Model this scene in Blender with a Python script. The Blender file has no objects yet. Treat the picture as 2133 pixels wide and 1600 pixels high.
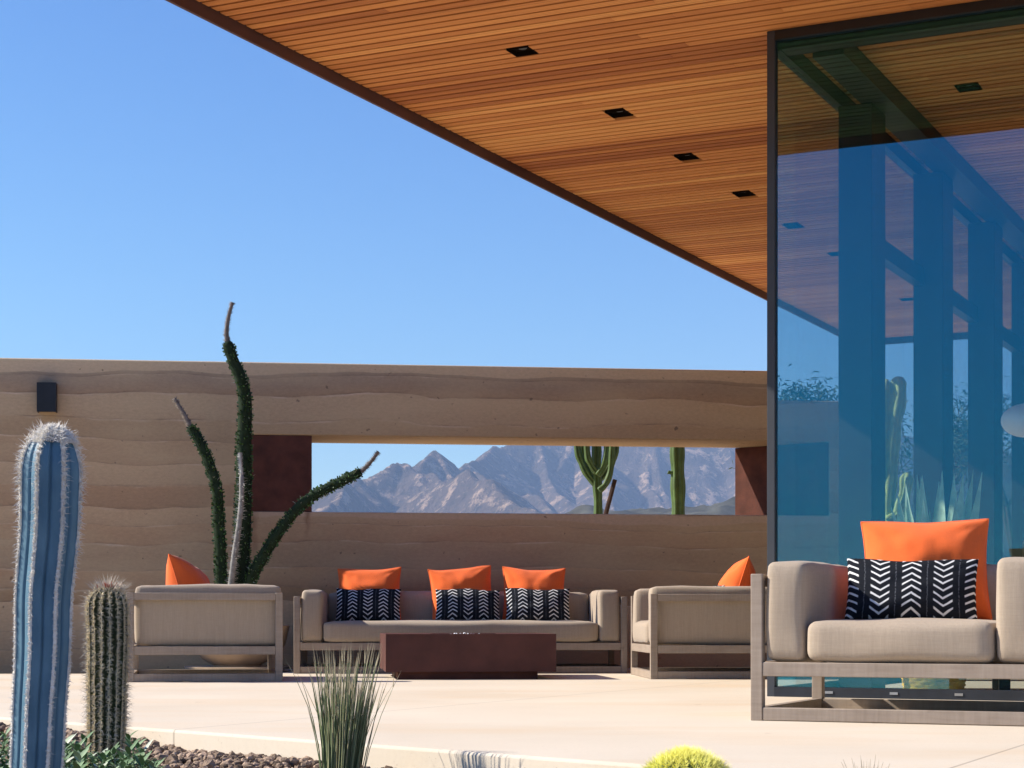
import bpy, bmesh, math, random
import numpy as np
from mathutils import Vector, Matrix, noise as mn

R = math.radians
SC = bpy.context.scene
COL = SC.collection
random.seed(7)
rnd = random.random
def ru(a, b): return a + (b - a) * random.random()

# ------------------------------------------------------------------ camera
F, CX, HY, EYE = 3857.0, 1066.5, 1295.0, 0.418
cd = bpy.data.cameras.new('camera')
cam = bpy.data.objects.new('camera', cd); COL.objects.link(cam)
cam.location = (0, 0, EYE); cam.rotation_euler = (R(90), 0, 0)
cd.sensor_width = 36; cd.lens = F / 2133 * 36
cd.shift_y = (HY - 800) / 2133
cd.clip_start = 0.05; cd.clip_end = 30000
SC.camera = cam

def at(px, py, Y):
    return Vector(((px - CX) / F * Y, Y, EYE + (HY - py) / F * Y))

# ------------------------------------------------------------------ light
SUN_EL = R(35); SUN_AZ = R(-83)          # azimuth clockwise from +Y
SV = Vector((math.sin(SUN_AZ) * math.cos(SUN_EL), math.cos(SUN_AZ) * math.cos(SUN_EL), math.sin(SUN_EL)))
W = bpy.data.worlds.new("World"); SC.world = W; W.use_nodes = True
wt = W.node_tree; wt.nodes.clear()
wo = wt.nodes.new('ShaderNodeOutputWorld'); bg = wt.nodes.new('ShaderNodeBackground')
sky = wt.nodes.new('ShaderNodeTexSky'); sky.sky_type = 'NISHITA'; sky.sun_disc = False
sky.sun_elevation = SUN_EL; sky.sun_rotation = SUN_AZ % (2 * math.pi)
sky.air_density = 1.0; sky.dust_density = 0.0; sky.ozone_density = 6.0; sky.altitude = 300
# a drier, deeper blue: red and green fall off faster away from the horizon
sp_ = wt.nodes.new('ShaderNodeSeparateColor'); cb_ = wt.nodes.new('ShaderNodeCombineColor')
wt.links.new(sky.outputs[0], sp_.inputs[0])
for ci, (k_, p_) in enumerate(((0.560, 1.65), (0.60, 1.45), (1.10, 1.0))):
    pw = wt.nodes.new('ShaderNodeMath'); pw.operation = 'POWER'; pw.inputs[1].default_value = p_
    ml = wt.nodes.new('ShaderNodeMath'); ml.operation = 'MULTIPLY'; ml.inputs[1].default_value = k_
    mi = wt.nodes.new('ShaderNodeMath'); mi.operation = 'MINIMUM'; mi.inputs[1].default_value = 12.0
    wt.links.new(sp_.outputs[ci], pw.inputs[0]); wt.links.new(pw.outputs[0], ml.inputs[0])
    wt.links.new(ml.outputs[0], mi.inputs[0]); wt.links.new(mi.outputs[0], cb_.inputs[ci])
wt.links.new(cb_.outputs[0], bg.inputs[0])
wt.links.new(bg.outputs[0], wo.inputs[0]); bg.inputs[1].default_value = 0.09
sl = bpy.data.lights.new('sun', 'SUN'); sl.energy = 5.0; sl.angle = R(0.53); sl.color = (1.0, 0.93, 0.82)
so = bpy.data.objects.new('sun', sl); COL.objects.link(so)
so.rotation_euler = SV.to_track_quat('Z', 'Y').to_euler(); so.location = SV * 50
SC.view_settings.view_transform = 'Standard'; SC.view_settings.look = 'None'
SC.view_settings.gamma = 1; SC.view_settings.exposure = 0.90
SC.render.engine = 'CYCLES'
cy = SC.cycles
cy.use_denoising = True; cy.max_bounces = 8; cy.diffuse_bounces = 4; cy.glossy_bounces = 5
cy.transparent_max_bounces = 16; cy.transmission_bounces = 4; cy.volume_bounces = 0
cy.sample_clamp_indirect = 6; cy.use_adaptive_sampling = True; cy.adaptive_threshold = 0.015
cy.caustics_reflective = False; cy.caustics_refractive = False

# ------------------------------------------------------------------ node helpers
class G:
    def __init__(s, name, rough=0.6, spec=0.3):
        s.m = bpy.data.materials.new(name); s.m.use_nodes = True
        s.t = s.m.node_tree; s.b = s.t.nodes['Principled BSDF']
        s.b.inputs['Roughness'].default_value = rough
        s.b.inputs['Specular IOR Level'].default_value = spec
        s._tc = None
    def n(s, k): return s.t.nodes.new(k)
    def put(s, sock, v):
        if hasattr(v, 'is_output') or isinstance(v, bpy.types.NodeSocket): s.t.links.new(v, sock)
        else:
            if isinstance(v, (tuple, list)) and len(v) == 3 and sock.type == 'RGBA': v = (*v, 1)
            sock.default_value = v
    def tc(s, o='Object'):
        if s._tc is None: s._tc = s.n('ShaderNodeTexCoord')
        return s._tc.outputs[o]
    def math(s, op, a, b=0.0, c=None, clamp=False):
        n = s.n('ShaderNodeMath'); n.operation = op; n.use_clamp = clamp
        s.put(n.inputs[0], a); s.put(n.inputs[1], b)
        if c is not None: s.put(n.inputs[2], c)
        return n.outputs[0]
    def sep(s, v):
        n = s.n('ShaderNodeSeparateXYZ'); s.put(n.inputs[0], v); return n.outputs
    def comb(s, x, y, z):
        n = s.n('ShaderNodeCombineXYZ')
        s.put(n.inputs[0], x); s.put(n.inputs[1], y); s.put(n.inputs[2], z); return n.outputs[0]
    def mapping(s, vec, scale=(1, 1, 1), loc=(0, 0, 0), rot=(0, 0, 0)):
        n = s.n('ShaderNodeMapping'); s.put(n.inputs[0], vec)
        n.inputs['Scale'].default_value = scale; n.inputs['Location'].default_value = loc
        n.inputs['Rotation'].default_value = rot; return n.outputs[0]
    def noise(s, vec, scale, detail=3, rough=0.55, dist=0):
        n = s.n('ShaderNodeTexNoise'); s.put(n.inputs['Vector'], vec)
        n.inputs['Scale'].default_value = scale; n.inputs['Detail'].default_value = detail
        n.inputs['Roughness'].default_value = rough; n.inputs['Distortion'].default_value = dist
        return n.outputs[0]
    def white(s, v):
        n = s.n('ShaderNodeTexWhiteNoise'); n.noise_dimensions = '1D'; s.put(n.inputs['W'], v); return n.outputs[0]
    def ramp(s, f, stops, interp='LINEAR'):
        n = s.n('ShaderNodeValToRGB'); s.put(n.inputs[0], f); cr = n.color_ramp; cr.interpolation = interp
        while len(cr.elements) < len(stops): cr.elements.new(0.5)
        for e, (p, c) in zip(cr.elements, stops):
            e.position = p; e.color = (*c, 1) if len(c) == 3 else c
        return n.outputs[0]
    def mix(s, f, a, b, mode='MIX'):
        n = s.n('ShaderNodeMix'); n.data_type = 'RGBA'; n.blend_type = mode
        s.put(n.inputs[0], f); s.put(n.inputs[6], a); s.put(n.inputs[7], b); return n.outputs[2]
    def island(s):
        return s.n('ShaderNodeNewGeometry').outputs['Random Per Island']
    def maprange(s, v, a, b, c=0, d=1):
        n = s.n('ShaderNodeMapRange'); s.put(n.inputs[0], v)
        for i, x in enumerate((a, b, c, d)): n.inputs[i + 1].default_value = x
        return n.outputs[0]
    def color(s, v): s.put(s.b.inputs['Base Color'], v); return s
    def bump(s, h, strength=0.3, dist=0.01):
        n = s.n('ShaderNodeBump'); s.put(n.inputs['Height'], h)
        n.inputs['Strength'].default_value = strength; n.inputs['Distance'].default_value = dist
        s.t.links.new(n.outputs[0], s.b.inputs['Normal']); return s

def simple(name, c, rough=0.6, spec=0.3, var=0.25, scale=8, metal=0, bump=0, bscale=None, island=0):
    g = G(name, rough, spec); g.b.inputs['Metallic'].default_value = metal
    f = g.noise(g.tc(), scale, 4)
    lo = tuple(x * (1 - var) for x in c); hi = tuple(min(1, x * (1 + var)) for x in c)
    col = g.mix(g.maprange(f, 0.3, 0.7), lo, hi)
    if island:
        k = g.maprange(g.island(), 0, 1, 1 - island, 1 + island)
        col = g.mix(1.0, col, g.comb(k, k, k), 'MULTIPLY')
    g.color(col)
    if bump: g.bump(g.noise(g.tc(), bscale or scale * 3, 4), bump, 0.01)
    return g.m

# ------------------------------------------------------------------ materials
def m_earth():
    g = G('rammed_earth', 0.95, 0.1)
    x, y, z = g.sep(g.tc())
    warp = g.noise(g.comb(g.math('MULTIPLY', x, 0.55), g.math('MULTIPLY', y, 0.6), g.math('MULTIPLY', z, 1.3)), 1.0, 3, 0.5)
    warp2 = g.noise(g.tc(), 4.5, 3)
    zz = g.math('ADD', z, g.math('MULTIPLY', g.math('SUBTRACT', warp, 0.5), 0.24))
    zz = g.math('ADD', zz, g.math('MULTIPLY', g.math('SUBTRACT', warp2, 0.5), 0.020))
    uneven = g.noise(g.comb(0.0, 0.0, zz), 2.6, 2, 0.5)
    q = g.math('ADD', g.math('DIVIDE', zz, 0.185), g.math('MULTIPLY', uneven, 2.4))
    k = g.math('FLOOR', q); fr = g.math('FRACT', q)
    tone = g.white(k)
    col = g.ramp(tone, [(0.0, (0.390, 0.240, 0.128)), (0.25, (0.590, 0.408, 0.240)), (0.5, (0.460, 0.272, 0.152)),
                        (0.75, (0.650, 0.455, 0.275)), (1.0, (0.400, 0.272, 0.168))])
    # greyer near the top, warmer lower down, as the lifts were mixed
    hi = g.math('MULTIPLY', g.maprange(z, 0.5, 2.3), 0.34)
    col = g.mix(hi, col, (0.450, 0.360, 0.245))
    lowpink = g.math('MULTIPLY', g.maprange(z, 1.0, 0.0), 0.35)
    col = g.mix(lowpink, col, (0.590, 0.370, 0.205))
    cap = g.maprange(zz, 2.578, 2.588)
    under = g.math('MULTIPLY', g.maprange(zz, 2.36, 2.50), 0.55)
    col = g.mix(under, col, (0.370, 0.305, 0.235))
    col = g.mix(cap, col, (0.66, 0.505, 0.335))
    sillcap = g.math('MULTIPLY', g.math('MULTIPLY', g.maprange(zz, 1.30, 1.315), g.maprange(z, 1.383, 1.381)), g.maprange(x, 2.1, 2.13))
    col = g.mix(sillcap, col, (0.60, 0.43, 0.29))
    # the denser foot of each lift is a little darker, with a broken joint line
    foot = g.math('MULTIPLY', g.maprange(fr, 0.0, 0.9, 1.0, 0.0), 0.22)
    col = g.mix(foot, col, (0.27, 0.185, 0.125))
    brk = g.maprange(g.noise(g.mapping(g.tc(), (1.6, 1, 7)), 2.0, 6, 0.7), 0.44, 0.64)
    line = g.math('MULTIPLY', g.maprange(fr, 0.10, 0.02), brk)
    col = g.mix(g.math('MULTIPLY', line, 0.60), col, (0.17, 0.115, 0.085))
    lite = g.math('MULTIPLY', g.maprange(fr, 0.90, 0.98), g.maprange(g.noise(g.mapping(g.tc(), (1.1, 1, 4), (3, 1, 0)), 2.3, 3), 0.5, 0.65))
    col = g.mix(g.math('MULTIPLY', lite, 0.65), col, (0.68, 0.54, 0.40))
    sp = g.noise(g.mapping(g.tc(), (1, 1, 2.2)), 24, 7, 0.75)
    k = g.maprange(sp, 0.3, 0.7, 0.86, 1.14)
    col = g.mix(1.0, col, g.comb(k, k, k), 'MULTIPLY')
    patch = g.noise(g.mapping(g.tc(), (0.5, 1, 2.2)), 1.4, 4)
    col = g.mix(g.maprange(patch, 0.42, 0.70, 0, 0.45), col, (0.64, 0.49, 0.30))
    pit = g.maprange(g.noise(g.tc(), 16, 2, 0.5), 0.70, 0.74)
    col = g.mix(g.math('MULTIPLY', pit, 0.6), col, (0.12, 0.09, 0.07))
    # rust run-off below the left steel panel
    wob = g.math('MULTIPLY', g.math('SUBTRACT', g.noise(g.tc(), 9, 2), 0.5), 0.09)
    d = g.math('ABSOLUTE', g.math('ADD', g.math('SUBTRACT', x, 2.62), wob))
    rust = g.math('MULTIPLY', g.maprange(d, 0.035, 0.0), g.maprange(z, 1.13, 1.34))
    d2 = g.math('ABSOLUTE', g.math('ADD', g.math('SUBTRACT', x, 2.15), wob))
    rust2 = g.math('MULTIPLY', g.maprange(d2, 0.05, 0.0), g.maprange(z, 0.75, 1.34))
    rust = g.math('MULTIPLY', g.math('MULTIPLY', g.math('MAXIMUM', rust, rust2), g.maprange(z, 1.385, 1.37)), 0.6)
    col = g.mix(rust, col, (0.17, 0.065, 0.03))
    g.color(col)
    h = g.math('ADD', g.math('ADD', g.math('MULTIPLY', sp, 0.22), g.math('MULTIPLY', patch, 0.3)), g.math('MULTIPLY', g.math('SUBTRACT', 1.0, line), 0.22))
    g.bump(g.math('SUBTRACT', h, g.math('MULTIPLY', pit, 0.6)), 0.4, 0.009)
    return g.m

def m_wood_soffit():
    g = G('cedar_slats', 0.65, 0.10)
    x, y, z = g.sep(g.tc())
    r = g.island()
    band = g.noise(g.comb(g.math('MULTIPLY', x, 0.03), g.math('MULTIPLY', y, 1.25), 0.0), 1.0, 2)
    lot = g.white(g.math('FLOOR', g.math('ADD', g.math('DIVIDE', y, 0.672), g.math('MULTIPLY', g.noise(g.comb(0.0, y, 0.0), 0.6, 1), 2.5))))
    f = g.math('ADD', g.math('ADD', g.math('MULTIPLY', r, 0.34), g.math('MULTIPLY', g.maprange(band, 0.3, 0.7), 0.26)), g.math('MULTIPLY', lot, 0.40))
    col = g.ramp(f, [(0.10, (0.39, 0.128, 0.046)), (0.35, (0.59, 0.225, 0.070)), (0.65, (0.78, 0.335, 0.106)), (0.90, (0.92, 0.46, 0.152))])
    grain = g.noise(g.comb(g.math('MULTIPLY', x, 1.1), g.math('ADD', g.math('MULTIPLY', y, 75), g.math('MULTIPLY', r, 90)), z), 1.0, 4, 0.6)
    col = g.mix(g.math('MULTIPLY', g.maprange(grain, 0.45, 0.75), 0.45), col, (0.21, 0.07, 0.028))
    g.color(col); g.bump(grain, 0.12, 0.004)
    return g.m

def m_patio():
    g = G('patio_concrete', 0.8, 0.25)
    g.t.nodes.remove(g.t.nodes['Material Output']) if False else None
    v = g.tc()
    rotv = g.mapping(v, (1, 1, 1), (0, 0, 0), (0, 0, R(25.84)))
    a = g.noise(v, 0.8, 4)
    st = g.noise(g.mapping(v, (0.45, 1.25, 1), (2.0, 0.7, 0)), 0.9, 4, 0.6)
    fine = g.noise(v, 60, 4, 0.65)
    col = g.mix(g.maprange(a, 0.3, 0.7), (0.62, 0.535, 0.42), (0.70, 0.615, 0.495))
    col = g.mix(g.maprange(st, 0.50, 0.70, 0, 0.5), col, (0.64, 0.46, 0.27))
    col = g.mix(g.maprange(fine, 0.3, 0.75, 0, 0.22), col, (0.50, 0.41, 0.32))
    spot = g.maprange(g.noise(v, 7, 2), 0.735, 0.76)
    col = g.mix(g.math('MULTIPLY', spot, 0.4), col, (0.30, 0.22, 0.16))
    grit = g.maprange(g.noise(v, 85, 1, 0.4), 0.745, 0.77)
    col = g.mix(g.math('MULTIPLY', grit, 0.5), col, (0.33, 0.25, 0.18))
    rx, ry, rz = g.sep(rotv)
    jx = g.math('ABSOLUTE', g.math('SUBTRACT', g.math('FRACT', g.math('DIVIDE', g.math('ADD', rx, JOINT_X), 3.12)), 0.5))
    joint = g.maprange(jx, 0.0022, 0.0012)
    col = g.mix(g.math('MULTIPLY', joint, 0.45), col, (0.17, 0.13, 0.10))
    g.color(col); g.bump(g.math('SUBTRACT', g.math('MULTIPLY', fine, 0.5), joint), 0.15, 0.004)
    return g.m

def m_fabric(name, c, var=0.16, sc=1.0):
    g = G(name, 0.95, 0.12)
    v = g.tc()
    a = g.noise(g.mapping(v, (260 * sc, 260 * sc, 14 * sc)), 1.0, 3, 0.6)
    b = g.noise(g.mapping(v, (14 * sc, 14 * sc, 260 * sc)), 1.0, 3, 0.6)
    w = g.math('MULTIPLY', g.math('ADD', a, b), 0.5)
    big = g.noise(v, 3.0, 3)
    slub = g.noise(g.mapping(v, (75 * sc, 75 * sc, 2.5 * sc)), 1.0, 4, 0.7)
    f = g.math('ADD', g.math('ADD', g.math('MULTIPLY', g.maprange(w, 0.36, 0.64), 0.40), g.math('MULTIPLY', big, 0.2)), g.math('MULTIPLY', g.maprange(slub, 0.3, 0.7), 0.40))
    col = g.mix(f, tuple(x * (1 - var) for x in c), tuple(x * (1 + var) for x in c))
    g.color(col); g.bump(g.math('ADD', w, g.math('MULTIPLY', big, 1.5)), 0.25, 0.004)
    g.b.inputs['Sheen Weight'].default_value = 0.15
    return g.m

def m_frame():
    g = G('weathered_taupe_teak', 0.6, 0.25)
    v = g.tc()
    gr = g.noise(g.mapping(v, (5, 5, 60)), 1.0, 4, 0.6)
    gr2 = g.noise(g.mapping(v, (60, 60, 5)), 1.0, 4, 0.6)
    big = g.noise(v, 4, 3)
    f = g.math('ADD', g.math('MULTIPLY', g.math('ADD', gr, gr2), 0.35), g.math('MULTIPLY', big, 0.3))
    col = g.mix(g.maprange(f, 0.36, 0.64), (0.255, 0.200, 0.155), (0.365, 0.295, 0.235))
    kn = g.maprange(g.noise(v, 11, 2), 0.70, 0.76)
    col = g.mix(g.math('MULTIPLY', kn, 0.5), col, (0.12, 0.095, 0.08))
    g.color(col); g.bump(f, 0.15, 0.003)
    return g.m

def m_chevron(name, phase):
    g = G(name, 0.95, 0.08)
    uv = g.tc('UV'); u, v, _ = g.sep(uv)
    wob = g.math('MULTIPLY', g.math('SUBTRACT', g.noise(g.tc('UV'), 9, 2), 0.5), 0.10)
    xs = g.math('ADD', g.math('MULTIPLY', g.math('SUBTRACT', u, 0.5), 4.1), g.math('MULTIPLY', wob, 0.6))
    cidx = g.math('ROUND', xs)
    xc = g.math('SUBTRACT', xs, cidx)
    ax = g.math('ABSOLUTE', xc)
    par = g.math('MODULO', g.math('ADD', g.math('ABSOLUTE', cidx), phase), 2.0)
    sgn = g.math('SUBTRACT', g.math('MULTIPLY', par, 2.0), 1.0)
    t = g.math('ADD', g.math('MULTIPLY', v, 8.5), g.math('MULTIPLY', g.math('MULTIPLY', sgn, ax), 2.6))
    t = g.math('ADD', g.math('ADD', t, wob), g.math('MULTIPLY', g.white(cidx), 0.9))
    d = g.math('ABSOLUTE', g.math('SUBTRACT', g.math('FRACT', g.math('ADD', t, 50)), 0.5))
    thick = g.math('ADD', 0.145, g.math('MULTIPLY', wob, 0.5))
    stroke = g.maprange(g.math('SUBTRACT', d, thick), 0.03, -0.03)
    lim = g.maprange(ax, 0.315, 0.285)
    mask = g.math('MULTIPLY', stroke, lim)
    dash = g.math('MULTIPLY', g.maprange(ax, 0.478, 0.488), g.maprange(g.noise(g.comb(cidx, g.math('MULTIPLY', v, 26), 0.0), 1.0, 1), 0.45, 0.52))
    blk = g.mix(g.noise(g.tc('UV'), 60, 3), (0.006, 0.008, 0.012), (0.022, 0.024, 0.030))
    col = g.mix(g.math('MULTIPLY', dash, 0.28), blk, (0.35, 0.36, 0.40))
    col = g.mix(mask, col, g.mix(g.noise(g.tc('UV'), 40, 3), (0.66, 0.66, 0.66), (0.80, 0.79, 0.77)))
    g.color(col); g.bump(g.noise(g.mapping(g.tc('UV'), (260, 180, 1)), 1.0, 2), 0.2, 0.003)
    return g.m

def m_glass(name, tr, fac):
    m = bpy.data.materials.new(name); m.use_nodes = True; t = m.node_tree; t.nodes.clear()
    o = t.nodes.new('ShaderNodeOutputMaterial'); mx = t.nodes.new('ShaderNodeMixShader')
    a = t.nodes.new('ShaderNodeBsdfTransparent'); a.inputs[0].default_value = (*tr, 1)
    b = t.nodes.new('ShaderNodeBsdfGlossy'); b.inputs['Roughness'].default_value = 0.0
    b.inputs[0].default_value = (0.10, 0.68, 1.0, 1)
    fr = t.nodes.new('ShaderNodeFresnel')
    gm = t.nodes.new('ShaderNodeNewGeometry'); io = t.nodes.new('ShaderNodeMapRange')   # same index seen from either side of the sheet
    io.inputs[3].default_value = 1.5; io.inputs[4].default_value = 1 / 1.5
    t.links.new(gm.outputs['Backfacing'], io.inputs[0]); t.links.new(io.outputs[0], fr.inputs[0])
    tx = t.nodes.new('ShaderNodeTexCoord'); ns = t.nodes.new('ShaderNodeTexNoise'); ns.inputs['Scale'].default_value = 0.9
    bp = t.nodes.new('ShaderNodeBump'); bp.inputs['Strength'].default_value = 0.02; bp.inputs['Distance'].default_value = 0.05
    t.links.new(tx.outputs['Object'], ns.inputs['Vector']); t.links.new(ns.outputs[0], bp.inputs['Height'])
    t.links.new(bp.outputs[0], b.inputs['Normal'])
    md = t.nodes.new('ShaderNodeMath'); md.operation = 'MULTIPLY_ADD'; md.use_clamp = True
    md.inputs[1].default_value = 0.8; md.inputs[2].default_value = fac
    t.links.new(fr.outputs[0], md.inputs[0]); t.links.new(md.outputs[0], mx.inputs[0])
    t.links.new(a.outputs[0], mx.inputs[1]); t.links.new(b.outputs[0], mx.inputs[2]); t.links.new(mx.outputs[0], o.inputs[0])
    return m

TH = R(25.84)
Cn = Vector((1.425, 10.35, 0))
vd = Vector((math.cos(TH), -math.sin(TH), 0)); ud = Vector((math.sin(TH), math.cos(TH), 0))
HM = Matrix.Translation(Cn) @ Matrix.Rotation(-TH, 4, 'Z')       # house frame: x = along front glass, y = along side glass
JOINT_X = -(1.252 * math.cos(TH) - 5.285 * math.sin(TH)) + 3.12 * 0.5

M = {}
M['earth'] = m_earth(); M['cedar'] = m_wood_soffit(); M['patio'] = m_patio()
M['linen'] = m_fabric('taupe_linen', (0.370, 0.297, 0.225), 0.17)
M['orange'] = m_fabric('orange_canvas', (0.86, 0.155, 0.035), 0.08)
M['frame'] = m_frame()
M['chev_up'] = m_chevron('mudcloth_a', 0.0); M['chev_dn'] = m_chevron('mudcloth_b', 1.0)
M['glass'] = m_glass('blue_reflective_glass', (0.82, 0.865, 0.875), 0.080)
M['glass_side'] = m_glass('side_glass', (0.98, 0.99, 0.985), 0.02)
M['corten'] = simple('corten_steel', (0.105, 0.034, 0.022), 0.75, 0.25, 0.35, 6, bump=0.15, bscale=45)
M['corten_table'] = simple('corten_table', (0.085, 0.032, 0.026), 0.7, 0.25, 0.22, 5, bump=0.1, bscale=60)
M['fascia'] = simple('bronze_fascia', (0.105, 0.052, 0.046), 0.55, 0.3, 0.15, 2)
M['black'] = simple('black_steel', (0.012, 0.013, 0.017), 0.45, 0.4, 0.2, 4)
M['bronze'] = simple('dark_bronze', (0.022, 0.017, 0.015), 0.5, 0.4, 0.2, 3)
M['void'] = simple('soffit_backing', (0.012, 0.007, 0.004), 0.95, 0.05, 0.2, 4)
M['roofing'] = simple('roof_membrane', (0.45, 0.43, 0.40), 0.9, 0.1, 0.1, 1)
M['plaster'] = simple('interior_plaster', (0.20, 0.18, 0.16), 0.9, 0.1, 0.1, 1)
M['steel'] = simple('brushed_steel', (0.42, 0.43, 0.44), 0.35, 0.5, 0.1, 20, metal=1)
M['ground'] = simple('desert_soil', (0.20, 0.145, 0.10), 0.95, 0.05, 0.3, 2.5, bump=0.6, bscale=25)
M['stone'] = simple('lava_gravel', (0.27, 0.195, 0.140), 0.95, 0.1, 0.4, 40, bump=0.5, bscale=120, island=0.65)

# ------------------------------------------------------------------ mesh helpers
class MB:
    def __init__(s): s.v = []; s.f = []; s.uv = None
    def add(s, vs, fs):
        o = len(s.v); s.v += [tuple(p) for p in vs]; s.f += [tuple(i + o for i in f) for f in fs]; return s
    def box(s, x0, x1, y0, y1, z0, z1):
        vs = [(x, y, z) for z in (z0, z1) for y in (y0, y1) for x in (x0, x1)]
        return s.add(vs, [(0, 2, 3, 1), (4, 5, 7, 6), (0, 1, 5, 4), (2, 6, 7, 3), (0, 4, 6, 2), (1, 3, 7, 5)])
    def prism(s, pts, z0, z1):
        n = len(pts)
        vs = [(x, y, z0) for x, y in pts] + [(x, y, z1) for x, y in pts]
        fs = [tuple(range(n))[::-1], tuple(range(n, 2 * n))] + [(i, (i + 1) % n, n + (i + 1) % n, n + i) for i in range(n)]
        return s.add(vs, fs)
    def lathe(s, prof, n=32, c=(0, 0, 0)):
        vs = []
        for r, z in prof:
            for k in range(n):
                a = 2 * math.pi * k / n; vs.append((c[0] + r * math.cos(a), c[1] + r * math.sin(a), c[2] + z))
        fs = [(i * n + k, i * n + (k + 1) % n, (i + 1) * n + (k + 1) % n, (i + 1) * n + k) for i in range(len(prof) - 1) for k in range(n)]
        return s.add(vs, fs)
    def sweep(s, path, rad, n=12, ribs=0, amp=0.0, cap=True, phase=0.0):
        P = [Vector(p) for p in path]; m = len(P); vs = []
        up = None
        for i in range(m):
            t = (P[min(i + 1, m - 1)] - P[max(i - 1, 0)]).normalized()
            if up is None:
                up = Vector((0, 1, 0)) if abs(t.y) < 0.9 else Vector((1, 0, 0))
            a = (up - t * up.dot(t)).normalized(); b = t.cross(a); up = a
            for k in range(n):
                th = 2 * math.pi * k / n + phase
                rr = rad[i]
                if ribs: rr *= 1 - amp + amp * abs(math.cos(ribs * th / 2)) ** 0.8 * 1.0
                vs.append(P[i] + a * (rr * math.cos(th)) + b * (rr * math.sin(th)))
        fs = [(i * n + k, i * n + (k + 1) % n, (i + 1) * n + (k + 1) % n, (i + 1) * n + k) for i in range(m - 1) for k in range(n)]
        if cap: fs += [tuple(range(n))[::-1], tuple((m - 1) * n + k for k in range(n))]
        return s.add(vs, fs)
    def spine(s, p, d, L, r, bend=None):
        p = Vector(p); d = Vector(d).normalized()
        a = d.orthogonal().normalized(); b = d.cross(a)
        tri = [(math.cos(t), math.sin(t)) for t in (0, 2.094, 4.189)]
        if bend is None:
            vs = [p + a * (r * x) + b * (r * y) for x, y in tri] + [p + d * L]
            return s.add(vs, [(0, 1, 3), (1, 2, 3), (2, 0, 3)])
        q = p + d * (L * 0.55); e = q + (d + Vector(bend)).normalized() * (L * 0.5)
        vs = [p + a * (r * x) + b * (r * y) for x, y in tri] + [q + a * (r * .75 * x) + b * (r * .75 * y) for x, y in tri] + [e]
        return s.add(vs, [(0, 1, 4, 3), (1, 2, 5, 4), (2, 0, 3, 5), (3, 4, 6), (4, 5, 6), (5, 3, 6)])
    def leaf(s, p, d, L, w, nrm, fold=0.25, droop=0.0, k=3):
        p = Vector(p); d = Vector(d).normalized(); nrm = Vector(nrm)
        sd = d.cross(nrm)
        sd = sd.normalized() if sd.length > 1e-5 else d.orthogonal().normalized()
        nn = sd.cross(d).normalized(); vs = []
        ts = [i / k for i in range(k + 1)]
        for t in ts:
            ww = w * (math.sin(math.pi * (0.06 + 0.94 * t) ** 0.8)) * 0.5 if t < 1 else 0.0008
            c = p + d * (L * t) - Vector((0, 0, droop * L * t * t))
            vs += [c - sd * ww + nn * (fold * ww), c, c + sd * ww + nn * (fold * ww)]
        fs = []
        for i in range(k):
            o = i * 3; fs += [(o, o + 1, o + 4, o + 3), (o + 1, o + 2, o + 5, o + 4)]
        return s.add(vs, fs)
    def build(s, name, mat, parent=None, smooth=False, angle=None, bevel=0, seg=2):
        me = bpy.data.meshes.new(name); me.from_pydata(s.v, [], s.f); me.update()
        if s.uv is not None:
            ul = me.uv_layers.new(name='UVMap')
            for lp in me.loops: ul.data[lp.index].uv = s.uv[lp.vertex_index]
        if smooth or angle:
            me.polygons.foreach_set('use_smooth', [True] * len(me.polygons))
            if angle: me.set_sharp_from_angle(angle=R(angle))
        me.materials.append(M[mat] if isinstance(mat, str) else mat)
        o = bpy.data.objects.new(name, me); COL.objects.link(o)
        if parent is not None: o.parent = parent
        if bevel:
            b = o.modifiers.new('bevel', 'BEVEL'); b.width = bevel; b.segments = seg; b.limit_method = 'ANGLE'
            me.polygons.foreach_set('use_smooth', [True] * len(me.polygons)); me.set_sharp_from_angle(angle=R(35))
        return o

def empty(name, loc=(0, 0, 0), rz=0):
    o = bpy.data.objects.new(name, None); COL.objects.link(o); o.location = loc
    o.rotation_euler = (0, 0, rz); o.empty_display_size = 0.1; return o
def tag(o, label, cat, group=None, kind=None):
    o['label'] = label; o['category'] = cat
    if group: o['group'] = group
    if kind: o['kind'] = kind
    return o
def struct(o, kind='structure'):
    o['kind'] = kind; return o

def rounded(mb, x0, x1, y0, y1, z0, z1, r, n=9, puff=(0, 0, 0), seed=0, lump=0.0):
    """a soft cushion: rounded box whose faces bulge by puff"""
    c = Vector(((x0 + x1) / 2, (y0 + y1) / 2, (z0 + z1) / 2)); h = Vector(((x1 - x0) / 2, (y1 - y0) / 2, (z1 - z0) / 2))
    bm = bmesh.new(); bmesh.ops.create_cube(bm, size=2.0)
    bmesh.ops.subdivide_edges(bm, edges=bm.edges[:], cuts=n, use_grid_fill=True)
    bm.verts.ensure_lookup_table()
    vs = []
    for v in bm.verts:
        q = Vector(v.co)
        # concentrate vertices near the edges
        g = Vector([math.copysign(1 - (1 - abs(t)) ** 1.5, t) for t in q])
        p = Vector([g[i] * h[i] for i in range(3)])
        inner = Vector([max(-(h[i] - r), min(h[i] - r, p[i])) for i in range(3)])
        d = p - inner
        if d.length > 1e-9: p = inner + d.normalized() * min(r, max(abs(d.x), abs(d.y), abs(d.z)))
        for i in range(3):
            j, k = (i + 1) % 3, (i + 2) % 3
            p[i] += math.copysign(puff[i], p[i]) * (1 - g[j] ** 2) * (1 - g[k] ** 2) * (abs(g[i]) ** 2)
        w = p + c
        if lump:
            w += Vector(mn.noise_vector(w * 5 + Vector((seed * 9.1, seed * 3.3, 0)))) * lump
        vs.append(w)
    fs = [[v.index for v in f.verts] for f in bm.faces]
    bm.free()
    return mb.add(vs, fs)

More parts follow.
